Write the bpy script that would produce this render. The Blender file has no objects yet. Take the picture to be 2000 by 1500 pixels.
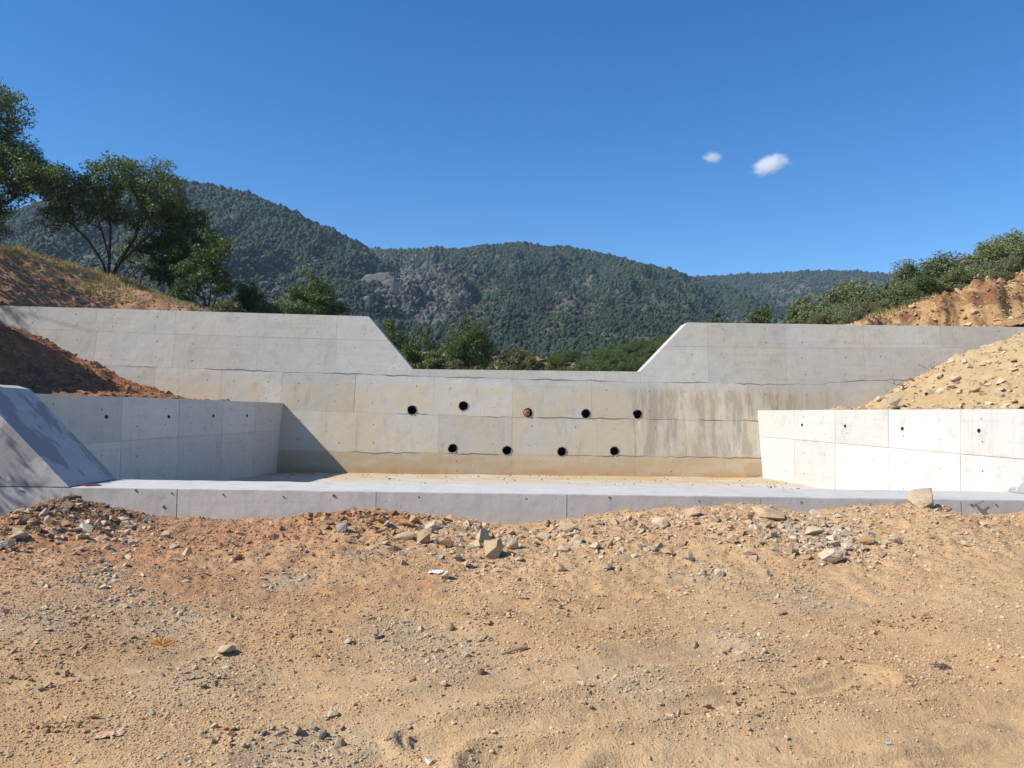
import bpy, bmesh, math, random, re
import numpy as np
from mathutils import Matrix, Vector, noise as mnoise

# ------------------------------------------------------------------ camera, sky, sun, exposure
SC = bpy.context.scene
COL = SC.collection
EZ = 1.9
F = 1500.0                                   # focal length in pixels of the 2000 px wide photograph
PITCH = math.atan(58.3 / F); ROLL = 0.015; YAW = -20.0 / F
M3 = (Matrix.Rotation(YAW, 3, 'Z') @ Matrix.Rotation(math.pi / 2 + PITCH, 3, 'X') @ Matrix.Rotation(ROLL, 3, 'Z'))
cam_d = bpy.data.cameras.new('camera'); cam = bpy.data.objects.new('camera', cam_d); COL.objects.link(cam)
cam.matrix_world = Matrix.Translation((0, 0, EZ)) @ M3.to_4x4()
cam_d.sensor_width = 36; cam_d.lens = 36 * F / 2000; cam_d.clip_start = 0.1; cam_d.clip_end = 9000
SC.camera = cam
SUN = Vector((1.07, 0.36, -1.0)).normalized()           # the way the light travels
SUN_EL = math.asin(-SUN.z); SUN_AZ = math.atan2(-SUN.x, -SUN.y)
world = bpy.data.worlds.new('World'); SC.world = world; world.use_nodes = True
wn = world.node_tree.nodes; sky = wn.new('ShaderNodeTexSky'); sky.sky_type = 'NISHITA'; sky.sun_disc = False
sky.sun_elevation = SUN_EL; sky.sun_rotation = SUN_AZ
sky.altitude = 1100; sky.air_density = 1.0; sky.dust_density = 0.25; sky.ozone_density = 3.0
hsv = wn.new('ShaderNodeHueSaturation'); hsv.inputs['Saturation'].default_value = 1.36; hsv.inputs['Hue'].default_value = 0.503; world.node_tree.links.new(sky.outputs[0], hsv.inputs['Color'])
world.node_tree.links.new(hsv.outputs[0], wn['Background'].inputs[0]); wn['Background'].inputs[1].default_value = 0.112
sun_d = bpy.data.lights.new('sun', 'SUN'); sun_d.energy = 4.7; sun_d.angle = math.radians(0.5); sun_d.color = (1.0, 0.95, 0.865)
sun = bpy.data.objects.new('sun', sun_d); COL.objects.link(sun); sun.rotation_euler = SUN.to_track_quat('-Z', 'Y').to_euler()
SC.view_settings.view_transform = 'Standard'; SC.view_settings.look = 'None'
SC.view_settings.gamma = 1; SC.view_settings.use_curve_mapping = False; SC.view_settings.exposure = 0.55
SC.cycles.volume_bounces = 8; SC.cycles.max_bounces = 12

# ------------------------------------------------------------------ small tools
rng = np.random.default_rng(7); random.seed(7)
V = Vector
def ray(px, py): return M3 @ Vector(((px - 1000) / F, -(py - 750) / F, -1.0))
def at(px, py, Y):
    d = ray(px, py); return Vector((0, 0, EZ)) + d * (Y / d.y)
def on_z(px, py, z):
    d = ray(px, py); return Vector((0, 0, EZ)) + d * ((z - EZ) / d.z)

def hash2(ix, iy, seed):
    h = (ix.astype(np.int64) * 374761393 + iy.astype(np.int64) * 668265263 + seed * 1442695041) & 0xFFFFFFFF
    h = ((h ^ (h >> 13)) * 1274126177) & 0xFFFFFFFF
    return (h ^ (h >> 16)) & 0xFFFFFFFF
def perlin(x, y, seed=0):
    x = np.asarray(x, float); y = np.asarray(y, float)
    ix = np.floor(x); iy = np.floor(y); fx = x - ix; fy = y - iy
    u = fx * fx * fx * (fx * (fx * 6 - 15) + 10); v = fy * fy * fy * (fy * (fy * 6 - 15) + 10)
    def g(ax, ay):
        a = hash2(ix + ax, iy + ay, seed) * (2 * math.pi / 4294967296.0)
        return np.cos(a) * (fx - ax) + np.sin(a) * (fy - ay)
    a = g(0, 0) * (1 - u) + g(1, 0) * u; b = g(0, 1) * (1 - u) + g(1, 1) * u
    return (a * (1 - v) + b * v) * 1.5
def fbm(x, y, seed=0, oct=4, gain=0.5, lac=2.03):
    s = 0; a = 1.0; f = 1.0
    for k in range(oct):
        s = s + a * perlin(x * f + 17.3 * k, y * f - 9.1 * k, seed + k); a *= gain; f *= lac
    return s
def sstep(a, b, x):
    t = np.clip((x - a) / (b - a), 0, 1); return t * t * (3 - 2 * t)

def mesh_np(name, verts, faces, smooth=False, attrs=None, fsmooth=None):
    verts = np.ascontiguousarray(verts, dtype=np.float32).reshape(-1, 3); faces = np.ascontiguousarray(faces, dtype=np.int32)
    n, k = faces.shape
    me = bpy.data.meshes.new(name)
    me.vertices.add(len(verts)); me.vertices.foreach_set('co', verts.ravel())
    me.loops.add(n * k); me.loops.foreach_set('vertex_index', faces.ravel())
    me.polygons.add(n); me.polygons.foreach_set('loop_start', np.arange(0, n * k, k, dtype=np.int32))
    me.polygons.foreach_set('loop_total', np.full(n, k, dtype=np.int32))
    me.polygons.foreach_set('use_smooth', np.full(n, bool(smooth)))
    me.update(calc_edges=True)
    for an, arr in (attrs or {}).items():
        arr = np.asarray(arr, dtype=np.float32)
        if arr.ndim == 1:
            a = me.attributes.new(an, 'FLOAT', 'POINT'); a.data.foreach_set('value', arr)
        else:
            a = me.attributes.new(an, 'FLOAT_COLOR', 'POINT'); a.data.foreach_set('color', np.c_[arr, np.ones(len(arr))].astype(np.float32).ravel())
    return me
def grid_faces(nr, nc):
    i = np.arange((nr - 1) * (nc - 1)); r = i // (nc - 1); c = i % (nc - 1); a = r * nc + c
    return np.c_[a, a + 1, a + nc + 1, a + nc]
def grid_mesh(name, X, Y, Z, smooth=True, attrs=None):
    nr, nc = X.shape
    return mesh_np(name, np.c_[X.ravel(), Y.ravel(), Z.ravel()], grid_faces(nr, nc), smooth, attrs)

def tag(o, label=None, cat=None, group=None, kind=None):
    if label: o['label'] = label
    if cat: o['category'] = cat
    if group: o['group'] = group
    if kind: o['kind'] = kind
    return o
def link(name, me, mat=None, parent=None, loc=None):
    o = bpy.data.objects.new(name, me); COL.objects.link(o)
    if mat is not None and me is not None and not me.materials: me.materials.append(mat)
    if parent is not None: o.parent = parent
    if loc is not None: o.location = loc
    return o
def empty(name, loc, rz=0, s=1.0):
    o = bpy.data.objects.new(name, None); COL.objects.link(o); o.location = loc; o.rotation_euler = (0, 0, rz)
    o.scale = (s, s, s) if not hasattr(s, '__len__') else s
    o.empty_display_size = 0.2
    return o
def bm_mesh(name, bm, smooth=False):
    me = bpy.data.meshes.new(name); bmesh.ops.recalc_face_normals(bm, faces=bm.faces); bm.to_mesh(me); bm.free()
    if smooth:
        for p in me.polygons: p.use_smooth = True
    return me
def prism(bm, poly, f0, f1):
    """poly: list of 2-D points, f0/f1 map a point to the front and back vertex"""
    a = [bm.verts.new(f0(p)) for p in poly]; b = [bm.verts.new(f1(p)) for p in poly]
    bm.faces.new(a); bm.faces.new(b[::-1]); n = len(poly)
    for i in range(n): bm.faces.new((a[i], b[i], b[(i + 1) % n], a[(i + 1) % n]))
def tube(bm, pts, radii, n=6, cap=True):
    rings = []
    pts = [Vector(p) for p in pts]
    for i, p in enumerate(pts):
        d = (pts[min(i + 1, len(pts) - 1)] - pts[max(i - 1, 0)]).normalized()
        u = d.cross(Vector((0, 0, 1)) if abs(d.z) < 0.9 else Vector((1, 0, 0))).normalized(); w = d.cross(u)
        rings.append([bm.verts.new(p + (u * math.cos(2 * math.pi * k / n) + w * math.sin(2 * math.pi * k / n)) * radii[i]) for k in range(n)])
    for a, b in zip(rings, rings[1:]):
        for k in range(n): bm.faces.new((a[k], a[(k + 1) % n], b[(k + 1) % n], b[k]))
    if cap: bm.faces.new(rings[0][::-1]); bm.faces.new(rings[-1])

def boolean_cut(me, cutter_bm):
    o = bpy.data.objects.new('tmp_a', me); COL.objects.link(o)
    cm = bm_mesh('tmp_c', cutter_bm); c = bpy.data.objects.new('tmp_b', cm); COL.objects.link(c)
    m = o.modifiers.new('b', 'BOOLEAN'); m.operation = 'DIFFERENCE'; m.object = c; m.solver = 'EXACT'
    bpy.context.view_layer.update()
    dg = bpy.context.evaluated_depsgraph_get()
    out = bpy.data.meshes.new_from_object(o.evaluated_get(dg)); out.name = me.name
    bpy.data.objects.remove(o); bpy.data.objects.remove(c); bpy.data.meshes.remove(cm)
    return out

# ------------------------------------------------------------------ material builder
class Mat:
    def __init__(s, name):
        s.m = bpy.data.materials.new(name); s.m.use_nodes = True; s.t = s.m.node_tree
        s.b = s.t.nodes['Principled BSDF']; s.b.inputs['Specular IOR Level'].default_value = 0.25
    def n(s, typ, **kw):
        nd = s.t.nodes.new(typ)
        for k, v in kw.items(): setattr(nd, k, v)
        return nd
    def l(s, a, b): s.t.links.new(a, b)
    def put(s, sock, v):
        if isinstance(v, bpy.types.NodeSocket): s.l(v, sock)
        elif hasattr(v, '__len__') and len(v) == 3 and sock.type == 'RGBA': sock.default_value = (*v, 1)
        else: sock.default_value = v
    def coord(s, which='Object'): return s.n('ShaderNodeTexCoord').outputs[which]
    def scale(s, vec, sc):
        nd = s.n('ShaderNodeVectorMath', operation='MULTIPLY'); s.l(vec, nd.inputs[0]); nd.inputs[1].default_value = sc; return nd.outputs[0]
    def noise(s, vec, sc, det=4, rough=0.55, dist=0.0):
        nd = s.n('ShaderNodeTexNoise'); s.l(vec, nd.inputs['Vector']); nd.inputs['Scale'].default_value = sc
        nd.inputs['Detail'].default_value = det; nd.inputs['Roughness'].default_value = rough; nd.inputs['Distortion'].default_value = dist
        return nd.outputs[0]
    def voro(s, vec, sc, feat='F1', out='Distance'):
        nd = s.n('ShaderNodeTexVoronoi'); nd.feature = feat; s.l(vec, nd.inputs['Vector']); nd.inputs['Scale'].default_value = sc
        return nd.outputs[out]
    def rng(s, v, a, b, c=0.0, d=1.0, smooth=True):
        nd = s.n('ShaderNodeMapRange'); nd.interpolation_type = 'SMOOTHSTEP' if smooth else 'LINEAR'
        s.put(nd.inputs[0], v)
        for i, x in zip((1, 2, 3, 4), (a, b, c, d)): nd.inputs[i].default_value = x
        return nd.outputs[0]
    def math(s, op, a, b=0.0):
        nd = s.n('ShaderNodeMath', operation=op); s.put(nd.inputs[0], a); s.put(nd.inputs[1], b); return nd.outputs[0]
    def mix(s, f, a, b, blend='MIX'):
        nd = s.n('ShaderNodeMix'); nd.data_type = 'RGBA'; nd.blend_type = blend
        s.put(nd.inputs[0], f); s.put(nd.inputs[6], a); s.put(nd.inputs[7], b); return nd.outputs[2]
    def attr(s, name, out='Fac'):
        nd = s.n('ShaderNodeAttribute'); nd.attribute_name = name; return nd.outputs[out]
    def xyz(s, vec):
        nd = s.n('ShaderNodeSeparateXYZ'); s.l(vec, nd.inputs[0]); return nd.outputs
    def bump(s, h, strength, dist, prev=None):
        nd = s.n('ShaderNodeBump'); nd.inputs['Strength'].default_value = strength; nd.inputs['Distance'].default_value = dist
        s.put(nd.inputs['Height'], h)
        if prev is not None: s.l(prev, nd.inputs['Normal'])
        return nd.outputs[0]
    def done(s, col, rough=0.9, normal=None):
        s.put(s.b.inputs['Base Color'], col); s.put(s.b.inputs['Roughness'], rough)
        if normal is not None: s.l(normal, s.b.inputs['Normal'])
        return s.m

def concrete(name, base, warm, kind='plain', pits=0.5):
    m = Mat(name); c = m.coord('Object'); x, y, z = m.xyz(c)[:3]
    rnd = m.n('ShaderNodeObjectInfo').outputs['Random']
    n1 = m.noise(c, 0.55, 5, 0.6); n2 = m.noise(c, 2.6, 6, 0.62); n3 = m.noise(c, 45, 3, 0.7)
    vst = m.noise(m.scale(c, (5.0, 5.0, 0.28)), 1.0, 5, 0.65)
    hst = m.noise(m.scale(c, (0.35, 0.35, 9.0)), 1.0, 4, 0.6)
    col = m.mix(m.rng(n1, 0.38, 0.66), base, warm)
    dark = tuple(v * 0.72 for v in base); light = tuple(min(v * 1.16, 1) for v in base)
    col = m.mix(m.rng(n2, 0.5, 0.75, 0, 0.6), col, dark); col = m.mix(m.rng(n2, 0.48, 0.25, 0, 0.55), col, light)
    fst = m.noise(m.scale(c, (16, 16, 0.9)), 1.0, 4, 0.7); col = m.mix(m.math('MULTIPLY', m.rng(n1, .35, .6), m.rng(fst, .5, .7, 0, .4)), col, dark); col = m.mix(m.rng(fst, .45, .3, 0, .25), col, light)
    blot = m.noise(c, 6.5, 3, .6, 1.0); col = m.mix(m.rng(blot, .62, .72, 0, .35), col, dark)
    col = m.mix(m.rng(hst, 0.5, 0.72, 0, 0.3), col, dark)
    if kind == 'dam':
        low = m.rng(z, 2.95, 2.6); beige = (0.50, 0.42, 0.295)
        wob = m.math('ADD', m.rng(n1, 0.3, 0.7), m.rng(m.noise(c, 1.3, 4), 0.35, 0.7)); wob = m.math('MULTIPLY', wob, 0.5)
        col = m.mix(m.math('MULTIPLY', low, m.rng(wob, 0.15, 0.7, 0.3, 0.9)), col, beige)
        # drip marks on the right half under the upper joint
        reg = m.math('MULTIPLY', m.math('MULTIPLY', m.rng(x, 3.9, 4.4), m.rng(x, 12.0, 8.5)), low)
        reg = m.math('MULTIPLY', reg, m.rng(z, 0.5, 0.75))
        drip = m.noise(m.scale(c, (2.6, 2.6, 0.012)), 1.0, 6, 0.72)
        col = m.mix(m.math('MULTIPLY', reg, m.rng(drip, 0.46, 0.57, 0, 0.8)), col, (0.34, 0.29, 0.215))
        col = m.mix(m.math('MULTIPLY', reg, m.rng(drip, 0.46, 0.36, 0, 0.75)), col, (0.58, 0.52, 0.40))
        d2 = m.math('MULTIPLY', low, m.rng(vst, 0.54, 0.7, 0, 0.42)); col = m.mix(d2, col, (0.32, 0.25, 0.17))
        # wet rust band at the foot
        foot = m.math('MULTIPLY', m.rng(z, 0.78, 0.45), m.rng(m.noise(m.scale(c, (0.5, 0.5, 2.0)), 1.6, 5), 0.25, 0.6, 0.25, 0.95))
        col = m.mix(foot, col, (0.45, 0.325, 0.185))
        foot2 = m.math('MULTIPLY', m.rng(z, 0.3, 0.02), m.rng(m.noise(c, 1.1, 4), 0.35, 0.62, 0.1, 0.85))
        col = m.mix(foot2, col, (0.41, 0.245, 0.11))
    else:
        col = m.mix(m.rng(vst, 0.55, 0.75, 0, 0.28), col, dark)
    if kind == 'floor':
        st = m.math('MULTIPLY', m.rng(y, -5.5, -0.8), m.rng(m.noise(m.scale(c, (0.5, 1.2, 1.0)), 1.2, 6), 0.3, 0.6, 0.25, 1.0))
        col = m.mix(st, col, (0.46, 0.32, 0.16))
    if kind == 'patch':
        pm = m.rng(m.noise(m.scale(c, (0.9, 1.4, 0.9)), 1.1, 5, 0.6, 0.4), 0.5, 0.56, 0, 0.85)
        col = m.mix(pm, col, (0.27, 0.265, 0.26))
    tone = m.rng(rnd, 0, 1, 0.9, 1.07, False)
    comb = m.n('ShaderNodeCombineColor'); [m.l(tone, comb.inputs[i]) for i in range(3)]
    col = m.mix(1.0, col, comb.outputs[0], 'MULTIPLY')
    col = m.mix(m.rng(n3, 0.45, 0.8, 0, 0.22), col, dark)
    pv = m.voro(c, 7.0); pm = m.rng(pv, 0.075, 0.035); pr = m.rng(m.noise(c, 1.7, 3), 0.5, 0.62)
    pit = m.math('MULTIPLY', pm, pr)
    pv2 = m.voro(c, 24.0); pit2 = m.math('MULTIPLY', m.rng(pv2, 0.13, 0.06), m.rng(m.noise(c, 3.1, 3), 0.52, 0.62))
    pit = m.math('MAXIMUM', pit, pit2); pit = m.math('MULTIPLY', pit, pits)
    col = m.mix(pit, col, (0.09, 0.085, 0.08))
    nb = m.bump(n2, 0.35, 0.03); nb = m.bump(n3, 0.25, 0.004, nb); nb = m.bump(m.math('MULTIPLY', pit, -1.0), 0.5, 0.02, nb); nb = m.bump(n1, .25, .15, nb)
    return m.done(col, 0.88, nb)

def soil(name, a, b, c_, grass=None, rock=None, sc=1.0, attr_masks=False, bump=1.0):
    m = Mat(name); c = m.coord('Object')
    n0 = m.noise(c, 0.35 * sc, 5, 0.6); n1 = m.noise(c, 2.2 * sc, 6, 0.65); n2 = m.noise(c, 14 * sc, 5, 0.7); n3 = m.noise(c, 70 * sc, 4, 0.7)
    col = m.mix(m.rng(n0, 0.4, 0.62), a, b); col = m.mix(m.rng(n1, 0.5, 0.72, 0, 0.8), col, c_)
    if attr_masks:
        col = m.mix(m.math('MULTIPLY', m.attr('red'), m.rng(n1, 0.3, 0.55, 0.45, 1.0)), col, (0.36, 0.18, 0.088))
        col = m.mix(m.math('MULTIPLY', m.attr('pale'), m.rng(n2, 0.25, 0.55, 0.55, 1.0)), col, (0.475, 0.325, 0.175))
        col = m.mix(m.math('MULTIPLY', m.attr('grey'), m.rng(n2, 0.35, 0.6, 0.15, 0.9)), col, (0.37, 0.30, 0.20))
        col = m.mix(m.math('MULTIPLY', m.attr('dark'), m.rng(n1, 0.3, 0.6, 0.35, 1.0)), col, (0.125, 0.07, 0.038))
    if grass is not None:
        col = m.mix(m.math('MULTIPLY', m.attr('grass'), m.rng(n1, 0.3, 0.55, 0.25, 1.0)), col, grass)
    if rock is not None:
        rk_ = m.mix(m.rng(m.noise(c, 1.1, 5, .65, .6), .44, .58), rock, (0.20, 0.095, 0.042)); col = m.mix(m.math('MULTIPLY', m.attr('rock'), m.rng(n1, 0.3, 0.6, 0.5, 1.0)), col, rk_)
    col = m.mix(m.rng(n2, 0.52, 0.75, 0, 0.55), col, tuple(v * 0.62 for v in a))
    col = m.mix(m.rng(n2, 0.45, 0.28, 0, 0.5), col, tuple(min(1, v * 1.35) for v in b))
    col = m.mix(m.rng(n3, 0.52, 0.75, 0, 0.5), col, tuple(v * 0.6 for v in a))
    col = m.mix(m.rng(n3, 0.44, 0.28, 0, 0.45), col, tuple(min(1, v * 1.4) for v in b))
    pv = m.voro(c, 55 * sc); grit = m.rng(pv, 0.45, 0.1)
    nb = m.bump(n1, 0.18 * bump, 0.06 / sc); nb = m.bump(n2, 0.55 * bump, 0.03 / sc, nb); nb = m.bump(n3, 0.6 * bump, 0.009 / sc, nb); nb = m.bump(grit, 0.35 * bump, 0.006 / sc, nb)
    return m.done(col, 0.95, nb)

def rock_mat(name, use='object'):
    m = Mat(name); c = m.coord('Object')
    col = m.n('ShaderNodeObjectInfo').outputs['Color'] if use == 'object' else m.attr('tint', 'Color')
    n1 = m.noise(c, 9, 5, 0.65); n2 = m.noise(c, 60, 4, 0.7)
    dk = m.mix(1.0, col, (0.6, 0.57, 0.54), 'MULTIPLY'); lt = m.mix(0.35, col, (0.55, 0.50, 0.42))
    c1 = m.mix(m.rng(n1, 0.5, 0.7, 0, 0.7), col, dk); c1 = m.mix(m.rng(n1, 0.46, 0.3, 0, 0.6), c1, lt)
    c1 = m.mix(m.rng(n2, 0.5, 0.75, 0, 0.4), c1, dk)
    c1 = m.mix(m.rng(m.noise(c, 4.0, 4, .6), .35, .7, .12, .6), c1, (.40, .265, .14))
    nb = m.bump(n1, 0.4, 0.02); nb = m.bump(n2, 0.4, 0.004, nb)
    return m.done(c1, 0.92, nb)

def leaf_mat(name, c1, c2, c3, trans=0.3):
    m = Mat(name)
    g = m.n('ShaderNodeNewGeometry'); r = g.outputs['Random Per Island']
    o = m.n('ShaderNodeObjectInfo').outputs['Random']
    pn = m.noise(m.coord('Object'), 0.9, 2)
    col = m.mix(m.rng(r, 0.0, 0.75), c1, c2); col = m.mix(m.rng(r, 0.82, 1.0, 0, 1), col, c3)
    col = m.mix(m.rng(pn, 0.4, 0.65, 0, 0.6), col, c2)
    col = m.mix(m.rng(o, 0, 1, 0, 0.35, False), col, c1)
    m.put(m.b.inputs['Base Color'], col); m.b.inputs['Roughness'].default_value = 0.55; m.b.inputs['Specular IOR Level'].default_value = 0.3
    tr = m.n('ShaderNodeBsdfTranslucent'); m.l(m.mix(1.0, col, (1.0, 1.15, 0.5), 'MULTIPLY'), tr.inputs['Color'])
    mx = m.n('ShaderNodeMixShader'); mx.inputs[0].default_value = trans
    m.l(m.b.outputs[0], mx.inputs[1]); m.l(tr.outputs[0], mx.inputs[2]); m.l(mx.outputs[0], m.t.nodes['Material Output'].inputs[0])
    return m.m
def plain(name, col, rough=0.8, var=0.25, sc=12):
    m = Mat(name); n1 = m.noise(m.coord('Object'), sc, 5, 0.65)
    c = m.mix(m.rng(n1, 0.4, 0.7, 0, 1), col, tuple(v * (1 - var * 1.6) for v in col))
    return m.done(c, rough, m.bump(n1, 0.3, 0.01))

MT = dict(
    dam=concrete('dam_concrete', (0.465, 0.445, 0.40), (0.50, 0.455, 0.375), 'dam', 0.8),
    core=plain('joint_concrete', (0.12, 0.11, 0.095), 0.95),
    side=concrete('side_wall_concrete', (0.57, 0.545, 0.505), (0.58, 0.555, 0.51), 'plain', 0.5),
    sill=concrete('sill_concrete', (0.475, 0.455, 0.42), (0.49, 0.47, 0.425), 'plain', 1.0),
    patch=concrete('wing_concrete', (0.465, 0.45, 0.42), (0.49, 0.47, 0.43), 'patch', 0.6),
    floor=concrete('floor_concrete', (0.50, 0.48, 0.44), (0.52, 0.49, 0.43), 'floor', 0.5),
    hole=plain('tie_hole_shade', (0.10, 0.09, 0.08), 0.95),  # shade inside the tie holes, put into the colour of flat discs
    pipe=plain('drain_pipe_dark', (0.075, 0.07, 0.066), 0.6),
    mortar=plain('mortar', (0.40, 0.37, 0.31), 0.95, 0.3, 30),
    ground=soil('dirt', (0.45, 0.28, 0.135), (0.475, 0.308, 0.16), (0.425, 0.25, 0.113), attr_masks=True),
    redsoil=soil('red_soil', (0.25, 0.105, 0.05), (0.29, 0.13, 0.06), (0.19, 0.075, 0.036)),
    bank=soil('bank_soil', (0.27, 0.145, 0.075), (0.33, 0.19, 0.1), (0.21, 0.105, 0.055), grass=(0.42, 0.31, 0.145), sc=0.8),
    rubble=soil('rubble_soil', (0.40, 0.28, 0.145), (0.44, 0.325, 0.18), (0.35, 0.235, 0.12)),
    valley=soil('valley_soil', (0.235, 0.13, 0.07), (0.28, 0.165, 0.09), (0.18, 0.095, 0.052), grass=(0.40, 0.30, 0.145), rock=(0.44, 0.285, 0.125), sc=0.8),
    stone=rock_mat('stone'), pebble=rock_mat('pebble', 'attr'),
    bark=plain('bark', (0.075, 0.058, 0.045), 0.95, 0.4, 20),
    twig=plain('dead_twig', (0.17, 0.13, 0.10), 0.95, 0.3, 30),
    leafA=leaf_mat('willow_leaf', (0.085, 0.118, 0.05), (0.165, 0.205, 0.09), (0.30, 0.32, 0.165)),
    leafB=leaf_mat('oak_leaf', (0.055, 0.09, 0.03), (0.11, 0.155, 0.048), (0.21, 0.235, 0.085)),
    leafC=leaf_mat('shrub_leaf', (0.11, 0.145, 0.062), (0.20, 0.23, 0.10), (0.34, 0.34, 0.17), 0.25),
    leafE=leaf_mat('grey_green_leaf', (0.12, 0.135, 0.075), (0.20, 0.21, 0.115), (0.32, 0.30, 0.18), 0.25),
    leafD=leaf_mat('olive_leaf', (0.12, 0.12, 0.06), (0.18, 0.17, 0.085), (0.27, 0.23, 0.11)),
    grass=leaf_mat('dry_grass', (0.38, 0.28, 0.12), (0.47, 0.36, 0.17), (0.30, 0.25, 0.10), 0.2),
    greengrass=leaf_mat('green_grass', (0.10, 0.125, 0.04), (0.19, 0.19, 0.07), (0.30, 0.26, 0.11), 0.2),
    steel=plain('rusty_steel', (0.10, 0.085, 0.075), 0.7),
    white=plain('white_plastic', (0.78, 0.78, 0.76), 0.45, 0.08),
)

# ------------------------------------------------------------------ check dam
DY0, DK, DB = 24.02, 0.04, 0.18                    # face: Y = DY0 + DK*X + DB*z
def dam_pt(px, py):
    d = ray(px, py); t = (DY0 + DB * EZ) / (d.y - DK * d.x - DB * d.z); p = Vector((0, 0, EZ)) + d * t
    return p.x, p.z
def poly_px(pts):
    q = [dam_pt(*p) for p in pts]; return np.array([a for a, _ in q]), np.array([b for _, b in q])
def fn(pts, ext=True):
    xs, zs = poly_px(pts); return lambda X: np.interp(X, xs, zs)
TOPL, TOPS = poly_px([(-420, 585), (0, 597), (720, 618), (806, 721), (1250, 726), (1342, 630), (2000, 639), (2420, 645)])
T = lambda X: np.interp(X, TOPL, TOPS)
J1l = fn([(-420, 625), (63, 642), (342, 653), (732, 665)]); J1r = fn([(1290, 677), (1381, 677), (1535, 680), (1683, 680), (1833, 679), (2400, 684)])
J1 = lambda X: np.where(X < 0, J1l(X), J1r(X))
J2 = fn([(-420, 690), (240, 715), (334, 718), (560, 727), (700, 731), (810, 735), (962, 739), (1052, 742), (1175, 744), (1255, 747), (1381, 748), (1536, 751), (1605, 751), (1622, 747), (1688, 744), (1787, 742), (2400, 745)])
J3 = fn([(-420, 770), (568, 800), (688, 805), (844, 810), (1000, 815), (1235, 818), (1310, 820), (1484, 822), (2400, 830)])
J4 = fn([(-420, 850), (553, 879), (740, 885), (831, 884), (922, 887), (1070, 890), (1238, 891), (1325, 893), (1487, 895), (2400, 905)])
FL = lambda X: np.full_like(np.asarray(X, float), -0.05)
DO = Vector((0, DY0, 0))                             # the dam's own origin
def dface(off): return lambda p: (p[0], DK * p[0] + DB * p[1] + off, p[1])
dam = empty('check_dam', DO)
tag(dam, 'long grey concrete check dam with a trapezoid spillway notch and round drain holes', 'dam')
HOLES = [(805, 801), (905, 793), (1031, 806), (1144, 808), (1245, 809), (884, 876), (990, 880), (1097, 882), (1200, 881)]
HP = [dam_pt(*h) for h in HOLES]
def rag(cx, k): return 1 + .20 * mnoise.noise(Vector((cx * 7, math.cos(k * .2856) * 1.6, math.sin(k * .2856) * 1.6)))
def cyl_bm(centers, r, y0, y1, n=22):
    bm = bmesh.new()
    for (cx, cz) in centers:
        poly = [(cx + r * rag(cx, k) * math.cos(2 * math.pi * k / n), cz + r * rag(cx, k) * math.sin(2 * math.pi * k / n)) for k in range(n)]
        yb = DK * cx + DB * cz
        prism(bm, poly, lambda p: (p[0], yb + y0, p[1]), lambda p: (p[0], yb + y1, p[1]))
    return bm
bm = bmesh.new()
cx = [x for x in TOPL]; poly = [(cx[0], -0.6)] + [(x, float(T(x))) for x in cx] + [(cx[-1], -0.6)]
prism(bm, poly, dface(0.0), dface(0.85))
core = bm_mesh('dam_body', bm); core = boolean_cut(core, cyl_bm(HP, 0.150, -0.4, 0.75)); core.materials.clear()
core.materials.append(MT['dam']); link('dam_body', core, None, dam)
def gapw(xs, seed): return .002 + .02 * sstep(-.25, .45, fbm(xs * .55, xs * 0 + seed * 5.1, seed + 60, 3))
def jag(xs, seed, amp): return amp * (fbm(xs * 2.1, xs * 0 + seed * 3.7, seed, 4, 0.62)) 
def panel(xa, xb, top, bot, jt, jb, g=0.0022):
    xs = np.arange(xa + g, xb - g, 0.05 if (jt or jb or any(xa < b_ < xb for b_ in TOPL[1:-1])) else 0.35); xs = np.r_[xs, xb - g]
    brk = [b for b in TOPL if xa + g < b < xb - g]; xs = np.unique(np.r_[xs, brk])
    zt = np.minimum(top(xs), T(xs) + 0.003) ; zb = bot(xs)
    zt = zt - (g if not jt else 0.0); zb = zb + (g if not jb else 0.0)
    if jt: zt = np.minimum(zt - gapw(xs, jt) + jag(xs, jt, 0.026), T(xs) + 0.003)
    if jb: zb = zb + gapw(xs, jb) + jag(xs, jb, 0.026)
    ok = np.where(zt - zb > 0.012)[0]
    if len(ok) < 2: return
    xs, zt, zb = xs[ok], zt[ok], zb[ok]
    poly = [(a, b) for a, b in zip(xs, zb)] + [(a, b) for a, b in zip(xs[::-1], zt[::-1])]
    off = -0.022 + random.uniform(-0.003, 0.003)
    bm = bmesh.new(); prism(bm, poly, dface(off), dface(0.012))
    me = bm_mesh('concrete_panel', bm)
    hs = [h for h in HP if xs[0] - .2 < h[0] < xs[-1] + .2 and zb.min() - .2 < h[1] < zt.max() + .2]
    if hs: me = boolean_cut(me, cyl_bm(hs, 0.150, -0.4, 0.3))
    me.materials.clear(); me.materials.append(MT['dam'])
    link('concrete_panel', me, None, dam)
    for fx in ((0.22, 0.76) if xb - xa > 1.6 else (0.5,)):
        for fz in (0.25, 0.74):
            X = xa + (xb - xa) * fx + random.uniform(-.06, .06)
            t_, b_ = float(np.interp(X, xs, zt)), float(np.interp(X, xs, zb))
            if t_ - b_ > 0.5 and min(abs(X - h[0]) + abs(b_ + (t_ - b_) * fz - h[1]) for h in HP) > .35: TIES.append((X, b_ + (t_ - b_) * fz + random.uniform(-.04, .04), off))
TIES = []
def xpx(x, y): return dam_pt(x, y)[0]
BIG = lambda X: np.full_like(np.asarray(X, float), 50.0)
xl, xr = TOPL[0] + 0.3, TOPL[-1] - 0.3
def row(cuts, y, top, bot, jt=0, jb=0):
    e = [xl] + [xpx(c, y) for c in cuts] + [xr]
    for a, b in zip(e, e[1:]): panel(a, b, top, bot, jt, jb)
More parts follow.
